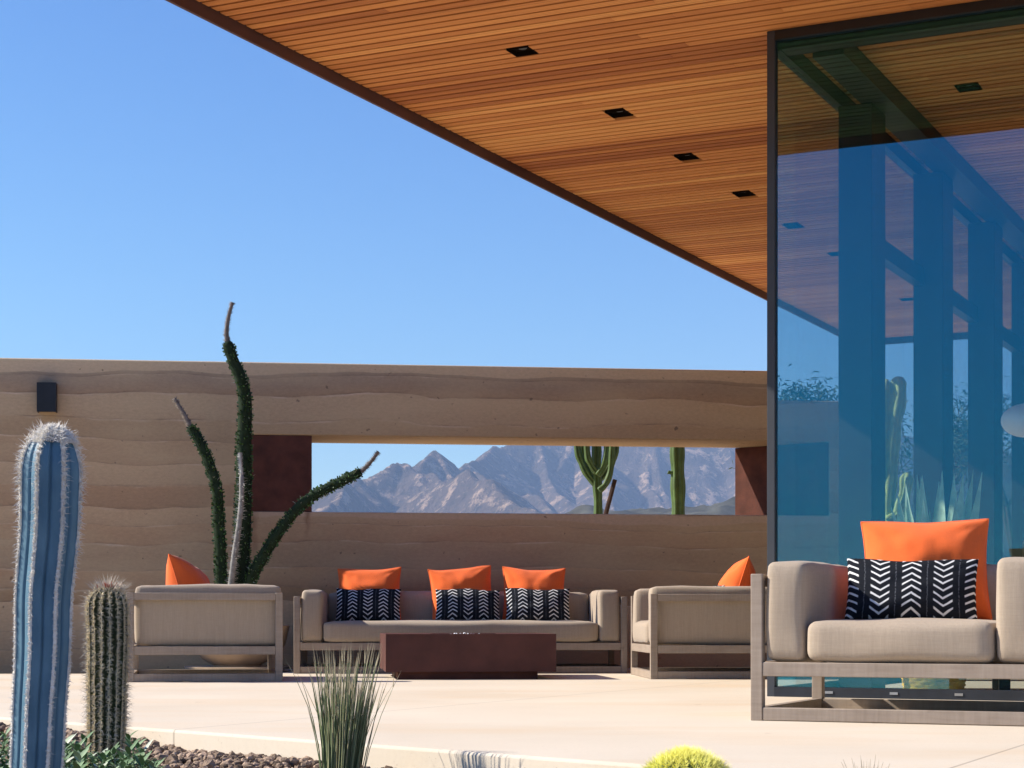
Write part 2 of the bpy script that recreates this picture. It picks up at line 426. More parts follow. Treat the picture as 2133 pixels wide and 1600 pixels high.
# ------------------------------------------------------------------ ground, patio, hills
EDGE_A = Vector((-1.572, 7.43)); EDGE_D = Vector((1.956, -2.002)).normalized()
def edge_y(x): return EDGE_A.y + (x - EDGE_A.x) / EDGE_D.x * EDGE_D.y

gmb = MB(); gmb.add([(-7000, -7000, -0.10), (7000, -7000, -0.10), (7000, 7000, -0.10), (-7000, 7000, -0.10)], [(0, 1, 2, 3)])
struct(gmb.build('ground', 'ground'))

def epoint(x): return (x, edge_y(x))
pat = [epoint(4.2), (14, 2.0), (14, 30), (-2.95, 30), (-2.95, 14.9), (-12, 14.9 - 0.3), (-12, 13.5), epoint(-6.5)]
pm = MB(); pm.prism(pat[::-1] if False else pat, -0.30, 0.0)
struct(pm.build('patio', 'patio', bevel=0.012))

def mountains():
    ridge = [(-400, 1120, 3400), (100, 1105, 3400), (400, 1085, 3500), (560, 1055, 3600), (690, 1034, 3450), (745, 1010, 3700), (845, 962, 3800),
             (872, 972, 3850), (905, 953, 4000), (955, 976, 4150), (1040, 934, 4600), (1120, 918, 4700), (1210, 900, 4750),
             (1350, 888, 4800), (1500, 885, 4850), (1720, 895, 4850), (2000, 930, 4850), (2400, 985, 4800), (2900, 1040, 4700)]
    pts = [at(px, py, Y) for px, py, Y in ridge]
    segs = list(zip(pts[:-1], pts[1:]))
    rr = random.Random(3)
    for i, p in enumerate(pts):
        if i < 2: continue
        for k in range(2 if i > 8 else 1):
            q = p; ang = rr.uniform(-0.9, 0.5)
            L = rr.uniform(260, 420)
            for s in range(4):
                ang += rr.uniform(-0.5, 0.5)
                n = Vector((q.x + math.sin(ang) * L * 0.75, q.y - math.cos(ang) * L, q.z * rr.uniform(0.55, 0.80)))
                segs.append((q, n)); q = n
    nx, ny = 820, 260
    k0, k1, y0, y1 = -0.42, 0.52, 2300.0, 5300.0
    ks = np.linspace(k0, k1, nx); ys = y0 + (y1 - y0) * np.linspace(0, 1, ny) ** 1.0
    K, Y = np.meshgrid(ks, ys); X = K * Y
    H = np.full(X.shape, -40.0)
    for a, b in segs:
        dx, dy = b.x - a.x, b.y - a.y; l2 = dx * dx + dy * dy
        t = np.clip(((X - a.x) * dx + (Y - a.y) * dy) / l2, 0, 1)
        d = np.hypot(X - a.x - t * dx, Y - a.y - t * dy)
        H = np.maximum(H, a.z + t * (b.z - a.z) - 0.80 * d + 0.00012 * d * d)
    vs = []
    for j in range(ny):
        for i in range(nx):
            x, y, h = X[j, i], Y[j, i], H[j, i]
            am = max(0.0, min(1.0, (h + 40) / 200)) * 0.8 + 0.2
            n1 = mn.ridged_multi_fractal(Vector((x / 420, y / 420, 0.3)), 1.0, 2.1, 5, 1.0, 2.0) - 1.0
            n2 = mn.fractal(Vector((x / 90, y / 90, 5.3)), 1.0, 2.0, 4)
            top = max(0.0, 1 - max(0, h - 0) / 420) * 0.6 + 0.4
            vs.append((x, y, max(-30, h + am * top * (58 * n1 + 14 * n2))))
    fs = [(j * nx + i, j * nx + i + 1, (j + 1) * nx + i + 1, (j + 1) * nx + i) for j in range(ny - 1) for i in range(nx - 1)]
    g = G('mountain_rock', 0.95, 0.05)
    v = g.tc()
    a = g.noise(v, 0.006, 6, 0.65); b = g.noise(g.mapping(v, (1, 1, 0.35)), 0.022, 7, 0.75)
    col = g.mix(g.maprange(a, 0.35, 0.65), (0.105, 0.078, 0.062), (0.190, 0.138, 0.108))
    col = g.mix(g.maprange(b, 0.53, 0.61, 0, 0.95), col, (0.64, 0.44, 0.30))
    col = g.mix(g.maprange(g.noise(v, 0.05, 4, 0.7), 0.52, 0.64, 0, 0.7), col, (0.075, 0.070, 0.055))
    g.color(col); g.bump(b, 1.0, 40)
    mb = MB(); mb.add(vs, fs); struct(mb.build('mountains', g.m, smooth=True))
    # dark scrubby foothill in front of the right half
    vs = []; nx, ny = 200, 40
    for j in range(ny):
        for i in range(nx):
            k = 0.005 + 0.40 * i / (nx - 1); y = 900 + 900 * j / (ny - 1)
            e = (1295 - (1078 - 16 * math.exp(-((k - 0.10) / 0.05) ** 2) - 20 * math.exp(-((k - 0.045) / 0.016) ** 2) - 70 * max(0, k - 0.095) / 0.1)) / F
            f = math.sin(math.pi * min(1, j / (ny - 1) * 1.0)) ** 0.8
            h = e * 1350 * f * min(1, (k - 0.005) / 0.015) - 4
            h += 9 * mn.fractal(Vector((k * y / 45, y / 45, 0)), 1, 2, 5) * f
            vs.append((k * y, y, h))
    fs = [(j * nx + i, j * nx + i + 1, (j + 1) * nx + i + 1, (j + 1) * nx + i) for j in range(ny - 1) for i in range(nx - 1)]
    mb = MB(); mb.add(vs, fs)
    struct(mb.build('foothills', simple('scrub_hill', (0.075, 0.072, 0.055), 0.95, 0.05, 0.5, 0.05, bump=0.6, bscale=0.15), smooth=True))
mountains()

# ------------------------------------------------------------------ rammed earth wall
WALL_P = Vector((-4.394, 15.9, 0)); WALL_R = R(7)
WM = Matrix.Translation(WALL_P) @ Matrix.Rotation(WALL_R, 4, 'Z')
wall = empty('garden_wall', WALL_P, WALL_R)
tag(wall, 'long rammed earth wall in horizontal bands with a wide slot framing the mountains', 'wall')
def voxel(xs, zs, solid, y0, y1):
    mb = MB(); idx = {}
    def V(i, k, j):
        key = (i, k, j)
        if key not in idx:
            idx[key] = len(mb.v); mb.v.append((xs[i], (y0, y1)[j], zs[k]))
        return idx[key]
    S = lambda i, k: 0 <= i < len(xs) - 1 and 0 <= k < len(zs) - 1 and solid(i, k)
    for i in range(len(xs) - 1):
        for k in range(len(zs) - 1):
            if not S(i, k): continue
            mb.f.append((V(i, k, 0), V(i + 1, k, 0), V(i + 1, k + 1, 0), V(i, k + 1, 0)))
            mb.f.append((V(i, k, 1), V(i, k + 1, 1), V(i + 1, k + 1, 1), V(i + 1, k, 1)))
            if not S(i - 1, k): mb.f.append((V(i, k, 0), V(i, k + 1, 0), V(i, k + 1, 1), V(i, k, 1)))
            if not S(i + 1, k): mb.f.append((V(i + 1, k, 0), V(i + 1, k, 1), V(i + 1, k + 1, 1), V(i + 1, k + 1, 0)))
            if not S(i, k - 1): mb.f.append((V(i, k, 0), V(i, k, 1), V(i + 1, k, 1), V(i + 1, k, 0)))
            if not S(i, k + 1): mb.f.append((V(i, k + 1, 0), V(i + 1, k + 1, 0), V(i + 1, k + 1, 1), V(i, k + 1, 1)))
    return mb
xs = [-7, 2.122, 6.80, 7.327, 7.55]; zs = [-0.2, 1.38, 2.05, 2.42, 2.685]
def wsolid(i, k):
    if k == 1 and i in (1, 2): return False
    if k == 3 and i >= 2: return False
    return True
voxel(xs, zs, wsolid, 0.0, 0.70).build('wall_body', 'earth', wall, bevel=0.012)
MB().box(2.125, 2.66, 0.008, 0.692, 1.383, 2.047).build('rust_panel', 'corten', wall, bevel=0.003)
MB().prism([(7.324, 0.01), (7.324, 0.69), (6.622, 0.69)], 1.383, 2.047).build('rust_jamb', 'corten', wall, bevel=0.003)

# wall lamp
lp = WM @ Vector((0.40, 0, 0))
lamp = empty('wall_lamp', (lp.x, lp.y, 2.34), WALL_R)
tag(lamp, 'black box wall lamp mounted high on the left of the earth wall', 'wall lamp')
mb = MB()
for a in ((-0.08, 0.08, -0.112, -0.106, -0.125, 0.125), (-0.08, -0.074, -0.1059, -0.004, -0.125, 0.125), (0.074, 0.08, -0.1059, -0.004, -0.125, 0.125), (-0.0739, 0.0739, -0.1059, -0.004, 0.119, 0.125)):
    mb.box(*a)
mb.build('housing', simple('lamp_black', (0.016, 0.02, 0.028), 0.5, 0.3), lamp)
MB().box(-0.07, 0.07, -0.004, 0.0, -0.115, 0.115).build('back_plate', 'black', lamp)
MB().box(-0.072, 0.072, -0.104, -0.006, -0.112, -0.108).build('lens', simple('frosted_lens', (0.6, 0.6, 0.58), 0.4), lamp)

# ------------------------------------------------------------------ house
house = empty('house', Cn, -TH)
tag(house, 'modern house with a deep cedar lined roof overhang and blue tinted glass walls', 'house')
ZC = 3.718
RX0, RX1, RY0, RY1 = -2.575, 8.5, -2.36, 11.4
roof = MB().box(RX0 - 0.02, RX1, RY0 - 0.02, RY1 + 0.02, ZC + 0.06, ZC + 0.42).build('roof', 'roofing', house)
MB().box(RX0, RX1 - 0.01, RY0, RY1, ZC + 0.032, ZC + 0.058).build('soffit_backing', 'void', roof)
fm = MB()
fm.box(RX0 - 0.022, RX0 - 0.002, RY0 - 0.022, RY1 + 0.022, ZC - 0.066, ZC + 0.43)
fm.box(RX0 - 0.0019, RX1, RY0 - 0.022, RY0 - 0.002, ZC - 0.066, ZC + 0.43)
fm.box(RX0 - 0.0019, RX1, RY1 + 0.002, RY1 + 0.022, ZC - 0.066, ZC + 0.43)
fm.build('fascia', 'fascia', roof)
# downlights along the overhang
DL = [(-1.39, u) for u in (-1.55, -0.26, 1.20, 2.45, 3.71, 5.0, 6.3, 7.6, 8.9)] + [(0.78, u) for u in (1.6, 4.0, 6.4)]
hw = 0.070
pitch = 0.084; sw = 0.0625
smb = MB(); y = RY0 + 0.008; rs = random.Random(5)
while y + sw < RY1:
    cuts = []
    for (dx, dy) in DL:
        if y < dy + hw + 0.004 and y + sw > dy - hw - 0.004: cuts.append((dx - hw - 0.004, dx + hw + 0.004))
    xsn = RX0 + 0.006; ends = []
    x = xsn - rs.uniform(0, 2.0)
    spans = []
    while x < RX1 - 0.02:
        e = x + rs.uniform(2.6, 4.6)
        a, b = max(x, xsn), min(e, RX1 - 0.02)
        if b - a > 0.05: spans.append((a, b - 0.0015))
        x = e
    for a, b in spans:
        parts = [(a, b)]
        for c0, c1 in cuts:
            nw = []
            for p, q in parts:
                if c1 <= p or c0 >= q: nw.append((p, q)); continue
                if c0 - p > 0.01: nw.append((p, c0))
                if q - c1 > 0.01: nw.append((c1, q))
            parts = nw
        dz = rs.uniform(-0.0012, 0.0012)
        for p, q in parts: smb.box(p, q, y, y + sw, ZC + dz, ZC + 0.03)
    y += pitch
smb.build('soffit', 'cedar', roof)
dlm = MB()
t = 0.004
dlm.box(-hw, hw, -hw, -hw + t, -0.003, 0.031); dlm.box(-hw, hw, hw - t, hw, -0.003, 0.031)
dlm.box(-hw, -hw + t, -hw + t, hw - t, -0.003, 0.031); dlm.box(hw - t, hw, -hw + t, hw - t, -0.003, 0.031)
dlm.box(-hw + t, hw - t, -hw + t, hw - t, 0.0255, 0.031)
lens = MB(); lens.lathe([(0.0, 0.018), (0.024, 0.018), (0.027, 0.022), (0.027, 0.0252)], 20)
d0 = None
for i, (dx, dy) in enumerate(DL):
    if d0 is None:
        d0 = dlm.build('downlight', 'void', roof); l0 = lens.build('lens', simple('downlight_lens', (0.09, 0.085, 0.08), 0.3), d0)
        d = d0
    else:
        d = d0.copy(); COL.objects.link(d); l = l0.copy(); COL.objects.link(l); l.parent = d
    d.location = (dx, dy, ZC)
# front glass with frame
fr = MB()
fr.box(0.0, 0.045, 0.0, 0.06, 0.0, ZC - 0.002).build('corner_post', simple('post_paint', (0.045, 0.05, 0.06), 0.5, 0.4, 0.1, 3), house, bevel=0.002)
fw = MB(); fw.box(0.046, 6.0, 0.0, 0.06, 3.665, ZC - 0.002).box(0.046, 6.0, 0.062, 0.20, 3.625, ZC - 0.002)
fwo = fw.build('front_window', 'bronze', house)
MB().box(0.046, 6.0, 0.026, 0.032, 0.056, 3.664).build('pane', 'glass', fwo)
cu = MB().box(0.046, 6.0, -0.012, 0.075, 0.0, 0.054).build('base_curb', simple('curb_black', (0.018, 0.022, 0.03), 0.5, 0.35), house)
for sx in (0.36, 0.72, 1.07):
    MB().box(sx - 0.022, sx + 0.022, -0.0165, -0.0125, 0.022, 0.036).build('weep_slot', 'steel', cu)
# side glass
sw_ = MB(); sw_.box(0.0, 0.06, 0.062, 9.0, 3.62, ZC - 0.002); sw_.box(0.0, 0.05, 0.062, 9.0, 0.0, 0.05)
swo = sw_.build('side_window', 'bronze', house)
MB().box(0.024, 0.030, 0.062, 9.0, 0.051, 3.619).build('pane', 'glass_side', swo)
cm = MB().box(0.0, 0.21, 0.0, 0.33, 0.0, 3.595)
c0 = None
for u0 in (1.22, 3.14, 4.95, 6.75):
    if c0 is None: c0 = cm.build('column', 'bronze', house, bevel=0.004); c = c0
    else: c = c0.copy(); COL.objects.link(c)
    c.location = (0.062, u0, 0)
bm_ = MB(); bm_.box(0.2, 0.38, 0.21, 9.0, 3.60, ZC - 0.003); bm_.build('ceiling_beam', 'bronze', house)
tr = MB()
for a, b in ((1.555, 3.135), (3.475, 4.945), (5.285, 6.745), (7.085, 8.9)): tr.box(0.064, 0.14, a, b, 2.80, 2.92)
tr.build('transom', 'bronze', house)
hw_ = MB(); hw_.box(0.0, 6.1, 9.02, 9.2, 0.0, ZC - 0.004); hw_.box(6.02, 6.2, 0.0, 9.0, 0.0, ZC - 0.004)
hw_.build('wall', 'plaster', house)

# interior things
def glass_inside():
    # pendant
    p = at(2137, 876, 11.0)
    e = empty('pendant_lamp', p)
    tag(e, 'white egg shaped pendant lamp hanging inside behind the blue glass', 'pendant lamp')
    prof = [(0.145 * math.sin(math.pi * k / 16) + 0.0005, -0.10 * math.cos(math.pi * k / 16)) for k in range(17)]
    MB().lathe(prof, 32).build('lamp_shade', simple('white_shade', (0.78, 0.77, 0.74), 0.5, 0.3, 0.04), e, smooth=True)
    MB().sweep([(0, 0, 0.10), (0, 0, ZC - p.z - 0.002)], [0.004, 0.004], 6).build('cord', 'black', e)
    # woven pot and snake plant
    q = at(1945, 1000, 10.32); q.z = 0.0
    pot = empty('woven_pot', q)
    tag(pot, 'gold woven basket pot on the floor just inside the front glass', 'pot')
    mb = MB(); n = 60; prof = []
    rows = 16
    vs = []; fs = []
    for j in range(rows * 3 + 1):
        z = 0.30 * j / (rows * 3); r0 = 0.155 + 0.02 * math.sin(math.pi * z / 0.3)
        for k in range(n):
            a = 2 * math.pi * k / n; row = j // 3
            r = r0 + 0.008 * math.sin(math.pi * ((j % 3) / 3)) * (0.5 + 0.5 * math.cos(k * math.pi / 2.5 + row * math.pi))
            vs.append((r * math.cos(a), r * math.sin(a), z))
    fs = [(j * n + k, j * n + (k + 1) % n, (j + 1) * n + (k + 1) % n, (j + 1) * n + k) for j in range(rows * 3) for k in range(n)]
    mb.add(vs, fs); mb.lathe([(0.155, 0.30), (0.14, 0.30), (0.135, 0.26), (0.0, 0.26)], 40)
    mb.build('basket', simple('gold_weave', (0.95, 0.46, 0.05), 0.5, 0.4, 0.35, 30), pot, smooth=True)
    pl = empty('snake_plant', (q.x, q.y, 0.262))
    tag(pl, 'snake plant with tall upright grey green leaves in the gold basket', 'potted plant')
    lv = simple('snake_leaf', (0.50, 0.66, 0.46), 0.5, 0.4, 0.3, 14)
    rl = random.Random(4)
    for i in range(30):
        a = rl.uniform(0, 6.28); r = rl.uniform(0.01, 0.115); h = rl.uniform(0.66, 1.02); w = rl.uniform(0.075, 0.115)
        lean = Vector((math.cos(a) * rl.uniform(0.05, 0.28), math.sin(a) * rl.uniform(0.05, 0.28), 1))
        m2 = MB(); m2.leaf((r * math.cos(a), r * math.sin(a), 0), lean, h, w, (rl.uniform(-.7, .7), -1, 0.1), 0.35, 0.0, 6)
        m2.build('leaf', lv, pl, smooth=True)
    # brown sofa inside
    s = HM @ Vector((2.05, 1.25, 0))
    so_ = empty('leather_sofa', s, -TH + R(14))
    tag(so_, 'dark brown leather sofa inside the house, seen past the orange pillow', 'sofa')
    lm = simple('brown_leather', (0.34, 0.16, 0.06), 0.45, 0.4, 0.4, 6, bump=0.2)
    for nm, b, pf in (('seat', (-0.9, 0.9, -0.45, 0.25, 0.16, 0.45), (0, .01, .02)), ('backrest', (-0.9, 0.9, -0.70, -0.46, 0.16, 0.90), (0, .03, .02)),
                      ('arm', (-1.10, -0.91, -0.70, 0.25, 0.12, 0.64), (.02, 0, .02)), ('arm', (0.91, 1.10, -0.70, 0.25, 0.12, 0.64), (.02, 0, .02))):
        m3 = MB(); rounded(m3, *b, 0.06, 7, pf, 1, 0.006); m3.build(nm, lm, so_, smooth=True)
    m3 = MB()
    for x in (-1.0, 1.0):
        for y in (-0.6, 0.15): MB().box(x - 0.03, x + 0.03, y - 0.03, y + 0.03, 0, 0.13).build('foot', 'black', so_)
glass_inside()

# ------------------------------------------------------------------ lounge furniture
def lounge(name, label, cat, w, d, loc, rz, group=None, seed=0):
    e = empty(name, loc, rz); tag(e, label, cat, group)
    p = 0.05; X, Y = w / 2, d / 2; ins = 0.0025
    f = MB()
    for sx in (-1, 1):
        for sy in (-1, 1):
            x0 = sx * X - (p if sx > 0 else 0); y0 = sy * Y - (p if sy > 0 else 0)
            f.box(x0, x0 + p, y0, y0 + p, 0.0, 0.62)
    for z0, z1, sides in ((0.002, 0.056, 'fblr'), (0.188, 0.247, 'fblr'), (0.566, 0.618, 'blr')):
        if 'f' in sides: f.box(-X + p + .0005, X - p - .0005, -Y + ins, -Y + p - ins, z0, z1)
        if 'b' in sides: f.box(-X + p + .0005, X - p - .0005, Y - p + ins, Y - ins, z0, z1)
        if 'l' in sides: f.box(-X + ins, -X + p - ins, -Y + p + .0005, Y - p - .0005, z0, z1)
        if 'r' in sides: f.box(X - p + ins, X - ins, -Y + p + .0005, Y - p - .0005, z0, z1)
    # seat deck slats
    k = int((w - 2 * p) / 0.16)
    for i in range(k):
        xx = -X + p + 0.03 + i * (w - 2 * p - 0.06) / max(1, k - 1)
        f.box(xx - 0.03, xx + 0.03, -Y + p + .001, Y - p - .001, 0.205, 0.225)
    f.build('frame', 'frame', e, bevel=0.003)
    ac = 0.175; fx = p + 0.006
    for sx in (-1, 1):
        m = MB(); a, b = sorted((sx * (X - fx), sx * (X - fx - ac)))
        rounded(m, a, b, -Y + 0.012, Y - p - 0.006, 0.250, 0.672, 0.036, 9, (0.007, 0.008, 0.010), seed + sx, 0.009)
        m.build('arm_cushion', 'linen', e, smooth=True)
    xi = X - fx - ac - 0.004
    m = MB(); rounded(m, -xi, xi, -Y - 0.004, Y - p - 0.20, 0.250, 0.420, 0.042, 11, (0.003, 0.010, 0.012), seed + 5, 0.010)
    m.build('seat_cushion', 'linen', e, smooth=True)
    m = MB(); rounded(m, -xi, xi, Y - p - 0.006 - 0.185, Y - p - 0.006, 0.252, 0.668, 0.045, 11, (0.0, 0.016, 0.010), seed + 9, 0.010)
    m.build('back_cushion', 'linen', e, smooth=True)
    return Matrix.Translation(loc) @ Matrix.Rotation(rz, 4, 'Z')

def corner_place(corner, local, rz):
    c = Matrix.Rotation(rz, 3, 'Z') @ Vector((*local, 0)); return Vector((corner[0] - c.x, corner[1] - c.y, 0))

def pillow(mb, w, h, T, seed, n=26, ear=0.055, wrinkle=1.0):
    """knife edge pillow standing on its bottom edge, thickness along y"""
    uv = []; vs = []; fs = []
    rs = Vector((seed * 7.7, seed * 3.1, seed))
    for side in (-1, 1):
        for j in range(n + 1):
            for i in range(n + 1):
                u, v = -1 + 2 * i / n, -1 + 2 * j / n
                u = math.copysign(1 - (1 - abs(u)) ** 1.3, u); v = math.copysign(1 - (1 - abs(v)) ** 1.3, v)
                x = u * w / 2 * (1 - ear * (1 - v * v)); z = v * h / 2 * (1 - ear * (1 - u * u))
                prof = max(0, (1 - abs(u) ** 2.3)) ** 0.62 * max(0, (1 - abs(v) ** 2.3)) ** 0.62
                th = T / 2 * prof + 0.004
                nz = mn.noise(Vector((u * 1.6, v * 1.6, 0)) + rs) * 0.014 + mn.noise(Vector((u * 4, v * 3, 4)) + rs) * 0.006
                # creases running in from the corners
                cr = 0
                for cu in (-1, 1):
                    for cv in (-1, 1):
                        r = math.hypot(u - cu, v - cv); an = math.atan2(abs(v - cv), abs(u - cu))
                        cr += math.sin(an * 11 + seed * 2 + cu + 2 * cv) * math.exp(-((r - 0.38) / 0.26) ** 2)
                e = prof ** 0.7
                y = side * (th + wrinkle * (nz + 0.0065 * cr) * e)
                # gravity: lower half is fuller
                y *= 1 - 0.18 * v
                z += 0.010 * mn.noise(Vector((u * 1.1, 3.3, 0)) + rs) * (v + 1)
                vs.append((x, y, z + h / 2 * (1 - ear * 0.3))); uv.append(((u + 1) / 2, (v + 1) / 2))
    N = (n + 1) ** 2
    for s in (0, 1):
        for j in range(n):
            for i in range(n):
                a = s * N + j * (n + 1) + i
                q = (a, a + 1, a + n + 2, a + n + 1); fs.append(q if s == 0 else q[::-1])
    rim = [i for i in range(n + 1)] + [j * (n + 1) + n for j in range(1, n + 1)] + [n * (n + 1) + i for i in range(n - 1, -1, -1)] + [j * (n + 1) for j in range(n - 1, 0, -1)]
    for a, b in zip(rim, rim[1:] + rim[:1]): fs.append((a, N + a, N + b, b))
    mb.add(vs, fs); mb.uv = uv; return mb

def orange_pillow(fm, lx, ly, z, lean, rz, seed, label, roll=0.0, w=0.535, h=0.475, T=0.215):
    m = pillow(MB(), w, h, T, seed, ear=0.07, wrinkle=1.6); 
    mat = Matrix(fm) @ Matrix.Translation((lx, ly, z)) @ Matrix.Rotation(rz, 4, 'Z') @ Matrix.Rotation(-lean, 4, 'X') @ Matrix.Rotation(roll, 4, 'Y')
    o = m.build('orange_pillow', 'orange', smooth=True, angle=70); o.matrix_world = mat
    tag(o, label, 'pillow', 'orange pillows')
    # piped seam
    rim = []
    n = 40
    for k in range(4 * n):
        s, t = divmod(k, n); q = -1 + 2 * t / n
        u, v = [(q, -1), (1, q), (-q, 1), (-1, -q)][s]
        x = u * w / 2 * (1 - 0.07 * (1 - v * v)); zz = v * h / 2 * (1 - 0.07 * (1 - u * u))
        zz += 0.010 * mn.noise(Vector((u * 1.1, 3.3, 0)) + Vector((seed * 7.7, seed * 3.1, seed))) * (v + 1)
        rim.append((x, 0, zz + h / 2 * (1 - 0.07 * 0.3)))
    sm = MB(); sm.sweep(rim + rim[:1], [0.0048] * (4 * n + 1), 6, cap=False)
    sm.build('piping', 'orange', o, smooth=True)
    return o
def lumbar_pillow(fm, lx, ly, z, lean, rz, seed, label, style, roll=0.0, w=0.54, h=0.285):
    m = pillow(MB(), w, h, 0.14, seed, ear=0.035)
    mat = Matrix(fm) @ Matrix.Translation((lx, ly, z)) @ Matrix.Rotation(rz, 4, 'Z') @ Matrix.Rotation(-lean, 4, 'X') @ Matrix.Rotation(roll, 4, 'Y')
    o = m.build('lumbar_pillow', style, smooth=True, angle=70); o.matrix_world = mat
    return tag(o, label, 'pillow', 'black and white chevron pillows')

GRP = 'taupe lounge chairs around the fire table'
rz = R(-24); cR = lounge('lounge_chair', 'taupe cushioned lounge chair in the right foreground before the blue glass', 'armchair', 1.24, 1.05,
                         corner_place((1.009, 7.83), (-0.62, -0.525), rz), rz, GRP, 1)
rz = R(100); cL = lounge('lounge_chair', 'taupe lounge chair seen from its side beside the bowl planter, facing right', 'armchair', 1.24, 1.07,
                         corner_place((-2.655, 12.75), (-0.62, 0.535), rz), rz, GRP, 2)
rz = R(-87); cB = lounge('lounge_chair', 'taupe lounge chair facing left between the long sofa and the glass corner', 'armchair', 1.24, 1.07,
                         corner_place((1.006, 13.43), (0.62, -0.535), rz), rz, GRP, 3)
rz = R(3); sF = lounge('outdoor_sofa', 'long taupe outdoor sofa standing in front of the earth wall', 'sofa', 2.69, 1.02,
                       corner_place((-1.752, 14.86), (-1.345, -0.51), rz), rz, None, 4)
ZS = 0.425
orange_pillow(sF, -0.757, 0.145, ZS, R(17), R(-3), 1, 'orange pillow nearest the left arm of the long sofa', R(-1))
orange_pillow(sF, 0.040, 0.140, ZS, R(15), R(4), 2, 'middle orange pillow of three on the long sofa', R(-3.5))
orange_pillow(sF, 0.630, 0.145, ZS, R(18), R(0), 3, 'orange pillow nearest the right arm of the long sofa', R(1))
lumbar_pillow(sF, -0.762, -0.035, ZS, R(20), R(-2), 4, 'chevron pillow nearest the left arm of the long sofa', 'chev_up')
lumbar_pillow(sF, 0.066, -0.035, ZS, R(20), R(2), 5, 'middle chevron pillow of three on the long sofa', 'chev_up', R(1))
lumbar_pillow(sF, 0.652, -0.035, ZS, R(20), R(-1), 6, 'chevron pillow nearest the right arm of the long sofa', 'chev_up')
orange_pillow(cR, -0.015, 0.155, ZS, R(17), R(14), 7, 'large orange pillow on the right foreground lounge chair', R(-0.5), 0.56, 0.475)
lumbar_pillow(cR, -0.045, -0.045, ZS, R(21), R(12), 8, 'chevron pillow on the right foreground lounge chair', 'chev_dn', R(1.5), 0.565, 0.285)
orange_pillow(cL, -0.06, 0.045, ZS, R(18), R(-16), 9, 'orange pillow seen edge on in the lounge chair by the planter', R(6), T=0.29)
lumbar_pillow(cL, 0.12, -0.05, ZS, R(20), R(-4), 10, 'chevron pillow mostly hidden in the lounge chair by the planter', 'chev_dn')
orange_pillow(cB, 0.05, 0.12, ZS, R(18), R(-8), 11, 'orange pillow in the lounge chair beside the glass corner', R(-5), 0.535, 0.50, T=0.29)
lumbar_pillow(cB, 0.02, -0.06, ZS, R(20), R(6), 12, 'chevron pillow mostly hidden in the chair beside the glass corner', 'chev_dn')

# ------------------------------------------------------------------ fire table
rz = R(6); tl = Vector((-0.907, 13.3, 0))
tb = empty('fire_table', tl, rz); tag(tb, 'low square rusted steel fire table with white fire glass on top', 'table')
w, d = 1.235, 1.2
b = MB()
z0, z1 = 0.055, 0.330
b.box(0, w, 0, 0.012, z0, z1).box(0, w, d - 0.012, d, z0, z1).box(0, 0.012, 0.0121, d - 0.0121, z0, z1).box(w - 0.012, w, 0.0121, d - 0.0121, z0, z1)
b.box(0.0121, w - 0.0121, 0.0121, d - 0.0121, z0 + 0.002, z0 + 0.012)
b.build('body', 'corten_table', tb, bevel=0.002)
tp = MB(); q = 0.36
tp.box(0.0125, w - 0.0125, 0.0125, q, z1 - 0.012, z1 - 0.002).box(0.0125, w - 0.0125, d - q, d - 0.0125, z1 - 0.012, z1 - 0.002)
tp.box(0.0125, q, q + .0005, d - q - .0005, z1 - 0.012, z1 - 0.002).box(w - q, w - 0.0125, q + .0005, d - q - .0005, z1 - 0.012, z1 - 0.002)
tp.build('top', 'corten_table', tb)
MB().box(0.09, w - 0.13, 0.05, d - 0.10, 0.0, 0.054).build('base', 'corten', tb)
MB().box(q - 0.01, w - q + 0.01, q - 0.01, d - q + 0.01, z1 - 0.05, z1 - 0.035).build('burner_tray', 'black', tb)
cg = MB(); rs = random.Random(8)
for i in range(520):
    a = rs.uniform(0, 6.28); rr = 0.22 * math.sqrt(rs.random()); px, py = w / 2 + rr * math.cos(a), d / 2 + rr * math.sin(a)
    zz = z1 - 0.034 + 0.034 * (1 - (rr / 0.24) ** 2) * rs.random(); s = rs.uniform(0.006, 0.013)
    vs = [Vector((rs.uniform(-1, 1), rs.uniform(-1, 1), rs.uniform(-1, 1))) * s + Vector((px, py, zz)) for _ in range(5)]
    cg.add(vs, [(0, 1, 2), (0, 2, 3), (0, 3, 1), (4, 2, 1), (4, 3, 2), (4, 1, 3)])
o = cg.build('fire_glass', simple('white_fire_glass', (0.80, 0.80, 0.82), 0.15, 0.6, 0.1, 30), tb); o['kind'] = 'stuff'

# ------------------------------------------------------------------ bowl planter behind the left chair
pc = Vector((-2.30, 15.50, 0))
sc_ = MB(); sc_.lathe([(0.0, 0.0), (0.36, 0.0), (0.43, 0.028), (0.44, 0.045), (0.425, 0.046), (0.35, 0.022), (0.0, 0.02)], 48)
cer = simple('glazed_clay', (0.36, 0.27, 0.20), 0.55, 0.35, 0.2, 5, bump=0.15)
o = sc_.build('saucer', simple('pale_clay', (0.50, 0.42, 0.34), 0.6, 0.3, 0.15, 6), smooth=True, angle=40); o.location = pc
tag(o, 'wide shallow clay saucer under the bowl planter by the wall', 'saucer')
bw = MB(); bw.lathe([(0.0, 0.0), (0.19, 0.0), (0.20, 0.03), (0.21, 0.035), (0.30, 0.09), (0.40, 0.20), (0.43, 0.33), (0.44, 0.36), (0.42, 0.37), (0.40, 0.33), (0.0, 0.31)], 48)
o = bw.build('bowl_planter', cer, smooth=True, angle=40); o.location = pc + Vector((0, 0, 0.024))
tag(o, 'round clay bowl planter on a saucer behind the left lounge chair', 'planter')

